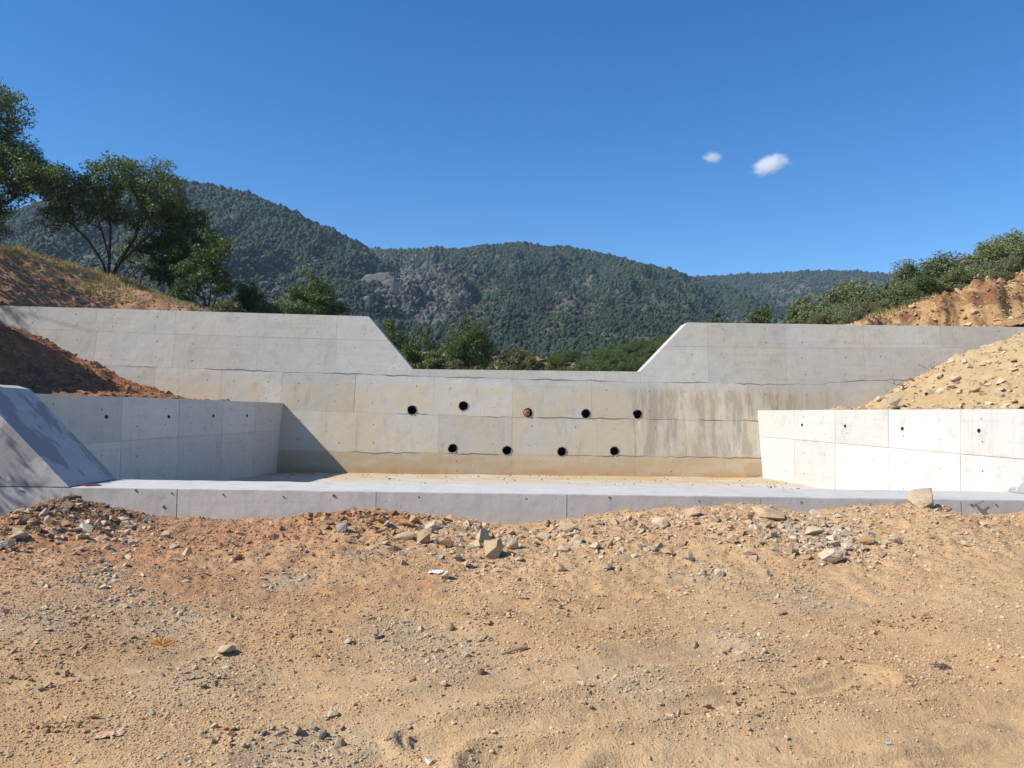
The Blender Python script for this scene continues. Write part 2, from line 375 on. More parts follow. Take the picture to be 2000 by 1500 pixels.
lw = [-280, -125, 31, 186, 341, 503, 658]; rw = [1381, 1532, 1684, 1833, 1985, 2140]
row(lw + [900] + rw, 640, BIG, J1)
row([-284, -128, 29, 184, 338, 503, 656, 806, 1054, 1180, 1250] + [1382, 1534, 1687, 1838, 1990, 2140], 700, lambda X: np.where((X > TOPL[3] - .001) & (X < TOPL[4] + .001), 50.0, J1(X)), J2, 0, 2)
row([-300, -150, 5, 160, 300, 430, 549, 693, 847, 1001, 1155, 1304, 1460, 1614, 1770, 1925, 2080], 770, J2, J3, 2, 3)
row([-300, -100, 100, 300, 430, 549, 697, 856, 1000, 1166, 1240, 1322, 1484, 1640, 1800, 1960, 2120], 850, J3, J4, 3, 4)
row([-100, 300, 549, 1000, 1240, 1560, 1900], 905, J4, FL, 4, 0)
bm = bmesh.new()
for (X, Z, off) in TIES:
    r = random.uniform(0.011, 0.021); n = 7
    prism(bm, [(X + r * math.cos(6.283 * k / n) * random.uniform(.8, 1.2), Z + r * math.sin(6.283 * k / n) * random.uniform(.8, 1.2)) for k in range(n)], dface(off - 0.0025), dface(off + 0.02))
link('tie_hole_disc', bm_mesh('tie_hole_disc', bm), MT['hole'], dam)['kind'] = 'stuff'  # slightly raised discs, not recesses; their dark colour is the hole's shade
for i, (hx, hz) in enumerate(HP):                   # sleeves
    yb = DK * hx + DB * hz; n = 22; bm = bmesh.new(); R0, R1 = 0.147, 0.130; rings = []
    for (r, y) in ((R0, -0.03), (R1, -0.03), (R1, 0.72), (R0, 0.72)):
        rings.append([bm.verts.new((hx + r * rag(hx, k) * math.cos(6.28318 * k / n), yb + y + (random.uniform(-.012, .02) if y < 0 else 0), hz + r * rag(hx, k) * math.sin(6.28318 * k / n))) for k in range(n)])
    for a, b in zip(rings, rings[1:]):
        for k in range(n): bm.faces.new((a[k], b[k], b[(k + 1) % n], a[(k + 1) % n]))
    for k in range(n): bm.faces.new((rings[3][k], rings[0][k], rings[0][(k + 1) % n], rings[3][(k + 1) % n]))
    bm.faces.new(rings[2])
    pp = link('drain_pipe', bm_mesh('drain_pipe', bm), MT['pipe'], dam)
    bm = bmesh.new(); rg = []                          # broken mortar around the mouth: one lumpy ring
    for k in range(28):
        a = 6.28319 * k / 28; wd = .004 + .024 * random.random() ** 4; th_ = .002 + .016 * random.random() ** 3
        q = lambda r_, y_: bm.verts.new((hx + r_ * math.cos(a), yb + DB * r_ * math.sin(a) + y_, hz + r_ * math.sin(a)))
        rg.append([q(.146, -.018), q(.148, -.026 - th_), q(.152 + wd, -.026 - th_ * .6), q(.156 + wd * 1.5, -.018)])
    for k in range(28):
        for j in range(4): bm.faces.new((rg[k][j], rg[k][(j + 1) % 4], rg[(k + 1) % 28][(j + 1) % 4], rg[(k + 1) % 28][j]))
    link('mortar_rim', bm_mesh('mortar_rim', bm), MT['mortar'], dam)
    if i == 2:
        bm = bmesh.new(); bmesh.ops.create_icosphere(bm, subdivisions=2, radius=0.112, matrix=Matrix.Translation((hx - .03, yb + .0, hz - .008)))
        for v in bm.verts: v.co += Vector([mnoise.noise(v.co * 9 + Vector((k * 9, 0, 0))) * .03 for k in range(3)])
        o = link('pipe_plug', bm_mesh('pipe_plug', bm), plain('pipe_plug_brown', (0.33, 0.19, 0.10), .95), dam); o['label'] = 'brown rubble plug filling the drain hole'

bm = bmesh.new(); prism(bm, [dam_pt(*q) for q in ((1452, 912), (1462, 903), (1478, 899), (1487, 897), (1489, 926), (1478, 930), (1458, 930))], dface(-.035), dface(-.01))
bmesh.ops.bevel(bm, geom=bm.edges[:], offset=.012, segments=2, affect='EDGES')
o = link('mortar_patch', bm_mesh('mortar_patch', bm), MT['dam'], dam); o['label'] = 'rounded mortar patch low in the right corner'
# ------------------------------------------------------------------ basin floor, side walls, counter sill
SYF, SYB, SZ = 12.06, 13.5, 0.658
XLW, WTOP = -6.88, 2.13
def slab(name, x0, x1, y0, y1, z0, z1, nx, ny, mat, amp=0.004, **kw):
    X, Y = np.meshgrid(np.linspace(x0, x1, nx), np.linspace(y0, y1, ny)); Z = z1 + fbm(X * .8, Y * .8, 5, 4) * amp * 4
    return link(name, grid_mesh(name, X, Y - y1, Z), mat, None, (0, y1, 0))
fl = slab('basin_floor', -8.7, 10.3, SYB - .3, 24.6, -.3, 0.0, 120, 80, MT['floor']); tag(fl, 'concrete basin floor stained ochre by silt below the dam', kind='structure')

def side_wall(name, label, xa, xb, ya, yb, thick, sgn, joint_px, vcuts, holes_px, ends):
    """wall face runs from (xa,ya) near to (xb,yb) at the dam; panels face the basin"""
    A = Vector((xa, ya, 0)); B = Vector((xb, yb, 0)); d = (B - A); L = d.length; d.normalize(); nrm = Vector((d.y, -d.x, 0)) * sgn   # towards the basin
    root = empty(name, A); tag(root, label, 'retaining wall', 'basin side walls')
    def P(off): return lambda p: d * p[0] + nrm * off + Vector((0, 0, p[1]))
    def uv(px, py):
        r = ray(px, py); o = Vector((0, 0, EZ)); t = (A - o).dot(nrm) / r.dot(nrm); q = o + r * t; return (q - A).dot(d), q.z
    hs = [uv(*h) for h in holes_px]
    def dk(z): return DB * z                            # the dam leans back: the wall's far end follows it
    Lb = L - 0.02
    def cut(y0, y1, r, hl):
        bm = bmesh.new()
        for (u, z) in hl:
            prism(bm, [(u + r * math.cos(6.2832 * k / 14), z + r * math.sin(6.2832 * k / 14)) for k in range(14)], P(y0), P(y1))
        return bm
    bm = bmesh.new(); prism(bm, [(0, -.3), (Lb, -.3), (Lb + dk(WTOP) + .02, WTOP), (0, WTOP)], P(0.0), P(-thick))
    me = boolean_cut(bm_mesh('wall_body', bm), cut(.3, -thick * .8, 0.040, hs)); me.materials.clear(); me.materials.append(MT['side']); link('wall_body', me, None, root)
    ju = [uv(*j) for j in joint_px]; jf = lambda u: np.interp(u, [j[0] for j in ju], [j[1] for j in ju])
    if ju[0][0] > ju[-1][0]: ju = ju[::-1]
    cu = sorted(uv(c, joint_px[0][1])[0] for c in vcuts); e = [0.03] + [c for c in cu if .2 < c < L - .2] + [Lb]
    ties = []
    for a, b in zip(e, e[1:]):
        for lvl in (0, 1):
            g = 0.006; us = np.linspace(a + g, b - g, 6)
            zl = (np.full(6, -.02) if lvl == 0 else jf(us) + g); zh = (jf(us) - g if lvl == 0 else np.full(6, WTOP + 0.003))
            if b == Lb: us2l = us.copy(); us2l[-1] = Lb + dk(zl[-1]) - .01; us2h = us.copy(); us2h[-1] = Lb + dk(zh[-1]) - .01
            else: us2l = us2h = us
            off = 0.014 + random.uniform(-.003, .003)
            bm = bmesh.new(); prism(bm, list(zip(us2l, zl)) + list(zip(us2h[::-1], zh[::-1])), P(off), P(-.01)); me = bm_mesh('concrete_panel', bm)
            hh = [h for h in hs if a - .1 < h[0] < b + .1 and zl.min() - .1 < h[1] < zh.max() + .1]
            if hh: me = boolean_cut(me, cut(.2, -.2, 0.040, hh))
            me.materials.clear(); me.materials.append(MT['side']); link('concrete_panel', me, None, root)
            for fx in (.25, .75):
                for fz in (.3, .75): ties.append((a + (b - a) * fx + random.uniform(-.05, .05), zl[0] + (zh[0] - zl[0]) * fz + random.uniform(-.05, .05), off))
    bm = bmesh.new()
    for (u, z, off) in ties:
        r = random.uniform(.012, .02); prism(bm, [(u + r * math.cos(6.2832 * k / 6), z + r * math.sin(6.2832 * k / 6)) for k in range(6)], P(off + .002), P(off - .02))
    link('tie_hole_disc', bm_mesh('tie_hole_disc', bm), MT['hole'], root)['kind'] = 'stuff'  # raised discs again, hole shade painted dark
    for (u, z) in hs:
        bm = bmesh.new(); tube(bm, [d * u + nrm * o_ + Vector((0, 0, z)) for o_ in (0.035, -thick * .7)], [.037, .037], 14, False)
        link('weep_pipe', bm_mesh('weep_pipe', bm), MT['pipe'], root)
    return root
side_wall('retaining_wall', 'shaded concrete side wall of the basin running to the dam on its left', XLW - .137 * (23.75 - SYB), XLW, SYB, DY0 + DK * XLW, .5, 1, [(180, 865), (545, 840)], [235, 347, 431, 495], [(206, 814), (328, 814), (415, 812), (481, 812)], None)
side_wall('retaining_wall', 'brightly sunlit white concrete side wall of the basin, below the tan rubble slope', 8.33 + .137 * (24.35 - SYB), 8.33, SYB, DY0 + DK * 8.33, .5, -1, [(1525, 856), (2000, 897)], [1552, 1632, 1736, 1877], [(1568, 830), (1652, 832), (1764, 837), (1914, 841)], None)

cw = empty('counter_sill', (0, SYF, 0)); tag(cw, 'low concrete counter sill across the basin mouth with sloped end wings', 'sill')
bm = bmesh.new()
sx = np.linspace(-13, 14, 271)
def sill_edge(x): return SZ + 0.006 * fbm(x * 1.7, x * 0, 3, 3)
prism(bm, [(-13, -1.0)] + [(x, float(sill_edge(x))) for x in sx] + [(14, -1.0)], lambda p: (p[0], 0, p[1]), lambda p: (p[0], SYB - SYF, p[1]))
link('sill_body', bm_mesh('sill_body', bm), MT['sill'], cw)
scut = [-13 + .01] + [at(x, 975, SYF).x for x in (-180, 347, 735, 1107, 1485, 1875)] + [14 - .01]
STIES = []
for a, b in zip(scut, scut[1:]):
    xs = np.linspace(a + .006, b - .006, 30); bm = bmesh.new(); off = -.03 + random.uniform(-.005, .005)
    zt = [float(sill_edge(x)) - .004 - abs(float(fbm(x * 5, 0.0, 9, 3))) * .016 for x in xs]
    prism(bm, [(xs[0], -.8)] + list(zip(xs, zt)) + [(xs[-1], -.8)], lambda p: (p[0], off, p[1]), lambda p: (p[0], .01, p[1]))
    link('concrete_panel', bm_mesh('concrete_panel', bm), MT['sill'], cw)
bm = bmesh.new()
for (px, py) in [(553, 970), (652, 968), (818, 971), (1028, 974), (1191, 972), (1366, 979), (1565, 981), (1898, 986), (1946, 986), (40, 958), (45, 960), (265, 958), (335, 963), (436, 966), (320, 990), (1700, 985)]:
    p = at(px, py, SYF - .035); r = random.uniform(.010, .024)
    prism(bm, [(p.x + r * math.cos(6.283 * k / 8) * random.uniform(.6, 1.3), p.z + r * math.sin(6.283 * k / 8) * random.uniform(.6, 1.2)) for k in range(8)], lambda q: (q[0], -.038, q[1]), lambda q: (q[0], -.01, q[1]))
link('tie_hole_disc', bm_mesh('tie_hole_disc', bm), MT['hole'], cw)['kind'] = 'stuff'  # raised discs on the sill front, coloured like the shade in a hole
for sgn, foot, lab in ((-1, -6.67, 'sloped end wing with a dark mortar patch, partly in tree shade'), (1, 8.95, 'sunlit sloped end wing')):
    ux = lambda u: foot + sgn * u
    bm = bmesh.new()
    poly = [(0, SZ + .01), (1.55, 2.21), (1.75, 2.262), (2.1, 2.27), (6.2, 2.27), (6.2, SZ + .01)]
    prism(bm, poly, lambda p: (ux(p[0]), -.03, p[1]), lambda p: (ux(p[0]), SYB - SYF - .004, p[1]))
    bmesh.ops.subdivide_edges(bm, edges=bm.edges, cuts=6, use_grid_fill=True); bmesh.ops.triangulate(bm, faces=[f for f in bm.faces if len(f.verts) > 4])
    for v in bm.verts:
        if v.co.z > SZ + .05: v.co += Vector((mnoise.noise(v.co * 2.3), 0, mnoise.noise(v.co * 2.1 + Vector((5, 0, 0))))) * .018
    o = link('end_wing', bm_mesh('end_wing', bm), MT['patch'], cw); o['label'] = lab

# ------------------------------------------------------------------ foreground dirt
CREST = np.array([(-400, 990), (-100, 1010), (0, 1017), (60, 990), (110, 976), (150, 980), (200, 992), (240, 1000), (290, 1014), (340, 1018), (440, 1023), (530, 1021), (600, 1010), (640, 1004), (690, 1001), (780, 1004), (830, 1013), (900, 1019), (960, 1031), (1000, 1033), (1050, 1030), (1075, 1023), (1150, 1013), (1280, 1003), (1320, 998), (1400, 988), (1430, 984), (1500, 991), (1560, 1005), (1600, 1006), (1660, 993), (1720, 990), (1790, 987), (1850, 997), (1880, 1007), (1950, 1012), (2000, 1007), (2300, 1000)], float)
YC = 10.3
CX = np.array([at(a, b, YC).x for a, b in CREST]); CZ = np.array([at(a, b, YC).z for a, b in CREST])
RUTS = [([(560, 1450), (760, 1395), (1000, 1335), (1200, 1295), (1400, 1260)], .16, .03), ([(820, 1440), (1000, 1420), (1250, 1390), (1480, 1355), (1700, 1320)], .10, .035),
        ([(980, 1495), (1250, 1465), (1500, 1430), (1750, 1405), (2050, 1360)], .13, .042), ([(1250, 1500), (1500, 1485), (1750, 1470), (2050, 1420)], .15, .04), ([(-50, 1330), (120, 1310), (260, 1290), (420, 1250)], .09, .02)]
RUTW = [([tuple(on_z(a, b, .34)[:2]) for a, b in pts], w, dpt) for pts, w, dpt in RUTS]
def seg_dist(X, Y, pts):
    best = np.full(X.shape, 9.0)
    for (x0, y0), (x1, y1) in zip(pts, pts[1:]):
        dx, dy = x1 - x0, y1 - y0; t = np.clip(((X - x0) * dx + (Y - y0) * dy) / (dx * dx + dy * dy), 0, 1)
        best = np.minimum(best, np.hypot(X - x0 - t * dx, Y - y0 - t * dy))
    return best
def ground_z(X, Y, detail=True):
    X = np.asarray(X, float); Y = np.asarray(Y, float)
    base = 0.30 + 0.012 * np.clip(Y - 4, -8, 8) + 0.05 * fbm(X * .35, Y * .35, 21, 3)
    Xn = X * (YC / np.clip(Y, 5.0, 20)) * .35 + X * .65
    cz = np.interp(Xn, CX, CZ)
    yc = YC + 0.35 * fbm(X * .4, X * 0 + 3, 31, 2)
    up = sstep(6.0, 1.0, np.abs(0)) if False else sstep(yc - 3.6, yc, Y)
    z = base * (1 - up) + cz * up
    z = z - sstep(yc + .15, yc + 1.7, Y) * (cz - 0.12)
    side = sstep(8, 22, np.abs(X)); z = z + side * 2.0 * (X < 0) + side * .8 * (X > 0)
    if detail:
        lump = sstep(5.0, 9.5, Y)
        z = z + 0.028 * fbm(X * 1.1, Y * 1.1, 22, 3, .5) + (0.004 + 0.03 * lump) * fbm(X * 4.3, Y * 4.3, 23, 4, .62)
        z = z + (.0015 + .014 * sstep(.05, .6, fbm(X * .9, Y * .9, 27, 2)) * sstep(3, 6.5, Y)) * np.maximum(fbm(X * 11, Y * 11, 24, 3, .6), -.05)
        for pts, w, dpt in RUTW:
            d = seg_dist(X, Y, pts); d = d + .05 * fbm(X * 1.5, Y * 1.5, 40, 2)
            z = z + .011 * np.cos(d * 90) * np.exp(-(d / (w * 1.2)) ** 2) * sstep(-.3, .3, fbm(X * 2, Y * 2, 41, 2)) * sstep(7, 5, Y)
            z = z - dpt * np.exp(-(d / w) ** 2) + dpt * .8 * np.exp(-((d - w * 1.7) / (w * .5)) ** 2)
    return z
ys = np.r_[np.linspace(-45, 0.8, 22), np.geomspace(1.2, 12.03, 470)]
u = np.linspace(-1, 1, 640); core_u = np.clip(u, -.9, .9) / .9; out_u = np.sign(u) * np.clip((np.abs(u) - .9) / .1, 0, 1) ** 1.5
Yg, Ug = np.meshgrid(ys, u, indexing='ij'); wid = np.maximum(Yg, 2.2) * 0.74
Xg = wid * core_u[None, :] + out_u[None, :] * (60 - wid)
Zg = ground_z(Xg, Yg)
redm = np.clip(sstep(.5, -4.0, Xg) * sstep(4.0, 8.5, Yg) * 1.0 + .8 * sstep(.35, -.1, np.abs(Xg + 1.9) / 1.3 - .5) * sstep(9.2, 10.0, Yg) + .5 * sstep(.1, .5, fbm(Xg * .5, Yg * .5, 51, 3)) * sstep(3.5, 7, Yg), 0, 1)
palem = np.zeros_like(Xg)
for pts, w, dpt in RUTW: palem = np.maximum(palem, np.exp(-(seg_dist(Xg, Yg, pts) / (w * 1.5)) ** 2) * .8)
p1 = on_z(1930, 1200, .38); palem = np.maximum(palem, np.exp(-(((Xg - p1.x) / 1.1) ** 2 + ((Yg - p1.y) / 1.2) ** 2)) * .8)
p1 = on_z(1950, 1470, .34); palem = np.maximum(palem, np.exp(-(((Xg - p1.x) / .7) ** 2 + ((Yg - p1.y) / .4) ** 2)) * .7)
palem = np.clip(palem * .7 + .35 * sstep(.5, 4.5, Xg) * sstep(5, 9, Yg) + .35 * sstep(.1, .6, fbm(Xg * .6, Yg * .6, 52, 3)), 0, 1)
GREY = [(880, 1260, .45), (780, 1215, .3), (640, 1450, .4), (560, 1465, .4), (250, 1160, .3), (190, 1120, .4), (1600, 1070, .45), (1380, 1120, .4), (1560, 1150, .4), (1450, 1240, .4), (1230, 1310, .3), (400, 1290, .35), (110, 1190, .5), (330, 1190, .4), (730, 1080, .25), (560, 1120, .3)]
greym = np.zeros_like(Xg)
for a, b, r in GREY:
    p1 = on_z(a, b, .4); greym = np.maximum(greym, np.exp(-(((Xg - p1.x) / r) ** 2 + ((Yg - p1.y) / (r * 1.3)) ** 2)))
darkm = np.clip(np.exp(-(((Xg + 5.7) / 1.15) ** 2 + ((Yg - 10.1) / .75) ** 2)) * 1.3, 0, 1)
def red_at(X, Y): return np.clip(sstep(.5, -4.0, X) * sstep(4.0, 8.5, Y) + .8 * sstep(.35, -.1, np.abs(X + 1.9) / 1.3 - .5) * sstep(9.2, 10.0, Y), 0, 1) * .8
g = link('ground', grid_mesh('ground', Xg, Yg, Zg, True, dict(red=redm.ravel(), pale=palem.ravel(), grey=greym.ravel(), dark=darkm.ravel())), MT['ground'])
tag(g, 'tan dirt ground with reddish patches and wheel ruts in front of the sill', kind='structure')

def ray_hit(px, py, f=ground_z, y0=2.0, y1=12.0):
    d = ray(px, py); t = np.linspace(y0, y1, 500) / d.y
    hz = EZ + d.z * t - f(d.x * t, d.y * t); k = np.argmax(hz < 0)
    if hz[k] >= 0: k = len(t) - 1
    if f is ground_z and d.y * t[k] > YC - .05: t[k] = (YC - .05) / d.y          # just over the crest: stand it on the crest
    return Vector((d.x * t[k], d.y * t[k], float(f(np.array([d.x * t[k]]), np.array([d.y * t[k]]))[0])))

def hits(PX, PY, n=170):
    D = np.array([ray(a, b_)[:] for a, b_ in zip(PX, PY)]); yy = np.linspace(2.2, YC - .05, n)[None, :]; t = yy / D[:, 1:2]
    X = D[:, 0:1] * t; h = EZ + D[:, 2:3] * t - ground_z(X, np.broadcast_to(yy, X.shape), False); k = np.where((h < 0).any(1), np.argmax(h < 0, 1), n - 1)
    return X[np.arange(len(k)), k], yy[0][k]
# ------------------------------------------------------------------ banks beside the basin
def lprof(X): return np.interp(X, [-60, -30, -24, -20.5, -18, -16.1, -14.5, -13.2, -12, -11.2, -10.2, -8.6, -7.2], [16, 10.5, 9.6, 8.6, 6.3, 4.67, 4.12, 3.48, 2.9, 2.6, 2.26, 2.05, 1.9])
def left_z(X, Y):
    z = lprof(X) + .12 * fbm(X * .9, Y * .9, 61, 4) + .06 * fbm(X * 4, Y * 4, 62, 4, .65)
    # unseen ridge at the left, shaped to shade the fill, higher towards the viewer
    rx = -16.0 + (20.0 - Y) * .28
    ridge = np.clip(7.6 + (-15.6 - X) * .3, 2, 9.4) * sstep(rx + 1.7, rx - .6, X) * sstep(21.6, 20.2, Y + (X + 15.6) * .33) * sstep(11, 14, Y)
    return np.maximum(z, ridge + .1 * fbm(X * .9, Y * .9, 63, 4))
xa = np.r_[np.linspace(50, 13, 40), np.linspace(12.8, 0, 190)]; ya = np.linspace(13.52, 24.6, 200)
Xb, Yb = np.meshgrid(xa, ya); Xb = XLW - .137 * (23.75 - Yb) - .45 - Xb; Zb = left_z(Xb, Yb); 
eb = link('earth_bank', grid_mesh('earth_bank', Xb, Yb, Zb), MT['redsoil']); tag(eb, 'red brown earth fill sloping down against the left end of the dam', kind='structure')
def rprof(X): return np.interp(X, [9.0, 9.6, 11.5, 13.2, 14.3, 15.5, 16.8, 22, 30, 60], [1.9, 2.05, 2.2, 3.1, 3.68, 4.2, 4.67, 7.2, 10.5, 20])
def right_z(X, Y): return rprof(X + .35 * fbm(Y * .5, Y * 0, 71, 2)) + .13 * fbm(X * .9, Y * .9, 72, 4) + .08 * fbm(X * 3.5, Y * 3.5, 73, 4, .65)
xa = np.r_[np.linspace(0, 10, 170), np.linspace(10.3, 50, 30)]; ya = np.linspace(13.52, 25.7, 210)
Xb, Yb = np.meshgrid(xa, ya); Xb = 8.33 + .137 * (24.35 - Yb) + .45 + Xb; rb = link('rubble_bank', grid_mesh('rubble_bank', Xb, Yb, right_z(Xb, Yb)), MT['rubble']); tag(rb, 'pale tan rubble slope piled behind the right side wall', kind='structure')

# ------------------------------------------------------------------ valley behind the dam
def up_z(X, Y, rough=True):
    X = np.asarray(X, float); Y = np.asarray(Y, float)
    p = np.interp(X, [-120, -60, -40, -22, -19.4, -17.6, -16.3, -15, -11.9, -9, -6, -3, 4, 8, 12, 15, 20, 27, 40, 60, 120], [13, 11.5, 10.0, 8.4, 8.0, 7.5, 7.2, 6.7, 5.7, 4.6, 3.2, 2.2, 2.2, 3.2, 4.7, 5.9, 7.3, 9.0, 11, 12, 14])
    fall = sstep(14, 20, np.abs(X)) * np.where(X < 0, sstep(35.5, 60, Y) * .45, sstep(42, 75, Y) * .4)
    p = p * (1 - fall) + np.where(X < 9, .085, .085) * np.clip(Y - 34, 0, 230) * (1 - .75 * sstep(6, 20, np.abs(X)))
    lim = np.where(X < 0, 4.55 + .62 * np.clip(Y - 26.2, 0, 60) + np.clip(-X - 16, 0, 100) * .5, 5.0 + np.clip(X - 17, 0, 100) * .3)
    cliff = sstep(29.0, 29.9, Y + .8 * fbm(X * .35, X * 0 + 1, 81, 3)) if True else 0
    r = np.where(X < 0, np.minimum(p, lim), np.minimum(p, lim) * (1 - cliff) + p * cliff)
    if rough:
        r = r + .12 * fbm(X * .5, Y * .5, 82, 4) + .11 * fbm(X * 2.0, Y * 2.0, 83, 4, .6) * sstep(60, 35, Y)
        cm = np.exp(-((Y - 29.6) / .9) ** 2) * (X > 11); r = r + cm * (.5 * (np.abs(fbm(X * .8, Y * 1.3, 84, 4, .55)) - .25) + .6 * np.abs(fbm(X * .35, Y * .2, 87, 2)) + .16 * fbm(X * 3.1, Y * 3.1, 88, 3))
    return r
xs_ = np.r_[np.linspace(-130, -24, 50), np.linspace(-23.6, -8, 120), np.linspace(-7.5, 10, 50), np.linspace(10.2, 24, 150), np.linspace(24.5, 130, 50)]
ys_ = np.r_[np.linspace(25.9, 36, 120), np.linspace(36.5, 70, 60), np.linspace(72, 270, 60)]
Xv, Yv = np.meshgrid(xs_, ys_); Zv = up_z(Xv, Yv)
gm = np.clip(sstep(28.3, 30.6, Yv + .5 * fbm(Xv * .6, Yv * .6, 85, 3)) * (.75 + .5 * fbm(Xv * .8, Yv * .8, 86, 3)), 0, 1) * (Xv < 0) + (Xv >= 0) * .4 * sstep(30, 33, Yv)
rm = (Xv > 9) * sstep(34, 31, Yv)
vg = link('valley_ground', grid_mesh('valley_ground', Xv, Yv, Zv, True, dict(grass=gm.ravel(), rock=rm.ravel())), MT['valley']); tag(vg, 'valley ground with dry grass bank and orange rock cut behind the dam', kind='structure')

# ------------------------------------------------------------------ hills
def hill_mat(name, ground, rockc):
    m = Mat(name); c = m.coord('Object'); n1 = m.noise(c, .02, 6, .6); n2 = m.noise(c, .12, 6, .7)
    col = m.mix(m.rng(n1, .4, .62), ground, tuple(v * .7 for v in ground)); rk = m.attr('rock')
    rc = m.mix(m.rng(n2, .35, .65), rockc, tuple(v * .6 for v in rockc)); col = m.mix(rk, col, rc)
    return m.done(col, .95, m.bump(n2, .8, 3.0))
HM = hill_mat('hill_ground', (0.075, 0.08, 0.052), (0.12, 0.115, 0.1))
def az(px, Yh=None): return (px - 980) / F
def ridge_fn(pts):
    a = np.array([az(p[0]) for p in pts]); e = np.array([(808 + .015 * (p[0] - 980) - p[1]) / F for p in pts]); return lambda t: np.interp(t, a, e)
def hill_height(R, Y0, Y1, a, Y, seed, amp, base=17.0):
    t = (Y - Y0) / (Y1 - Y0); e = R(a)
    front = np.clip(t, 0, 1) ** 1.15; back = np.where(t > 1, 1 - .9 * sstep(1, 1.9, t), 1)
    zr = EZ + e * Y1; z = base + (zr - base) * front * back
    X = a * Y; s = amp * (.05 + .95 * np.sin(np.clip(t, 0, 1) ** 1.3 * math.pi))
    n = fbm(X / 95, Y / 150, seed, 5, .5); gul = -np.abs(fbm(X / 60, Y / 240, seed + 9, 3)) * 1.0
    return z + s * (n * .8 + gul + .25) + 1.2 * fbm(X / 14, Y / 14, seed + 20, 3)
HILLS = [
    dict(label='dark wooded mountain rising behind the trees on the left', pts=[(-900, 560), (-400, 500), (0, 425), (100, 385), (200, 362), (300, 354), (355, 358), (400, 362), (450, 372), (500, 388), (560, 412), (620, 442), (680, 468), (705, 484), (740, 512), (775, 550), (810, 600), (850, 660), (900, 730)], Y0=250, Y1=720, seed=101, amp=16, n=(230, 110)),
    dict(label='wooded middle hill with grey cliffs facing the spillway notch', pts=[(420, 760), (520, 690), (600, 610), (660, 545), (700, 512), (740, 496), (790, 487), (830, 489), (870, 489), (940, 482), (1000, 478), (1050, 478), (1110, 483), (1160, 493), (1200, 503), (1260, 518), (1310, 530), (1350, 541), (1420, 563), (1520, 600), (1650, 650), (1800, 720)], Y0=240, Y1=900, seed=202, amp=24, n=(260, 150)),
    dict(label='small distant ridge between the two nearer mountains', pts=[(450, 560), (600, 500), (700, 480), (760, 487), (820, 494), (950, 540), (1100, 600)], Y0=700, Y1=1250, seed=303, amp=14, n=(80, 40)),
    dict(label='far bluish wooded ridge on the right above the shrubs', pts=[(1100, 640), (1250, 580), (1350, 541), (1440, 535), (1530, 531), (1620, 527), (1660, 526), (1720, 530), (1900, 538), (2200, 560), (2700, 620)], Y0=620, Y1=1400, seed=404, amp=30, n=(170, 110)),
]
def cliff_mask(a, Y, z):
    py = 808 - (z - EZ) / Y * F + .015 * a * F; px = 980 + a * F
    m = np.exp(-(((px - 790) / 115) ** 2 + ((py - 580) / 90) ** 2)) + .5 * np.exp(-(((px - 640) / 70) ** 2 + ((py - 560) / 50) ** 2))
    return m * sstep(310, 430, Y)
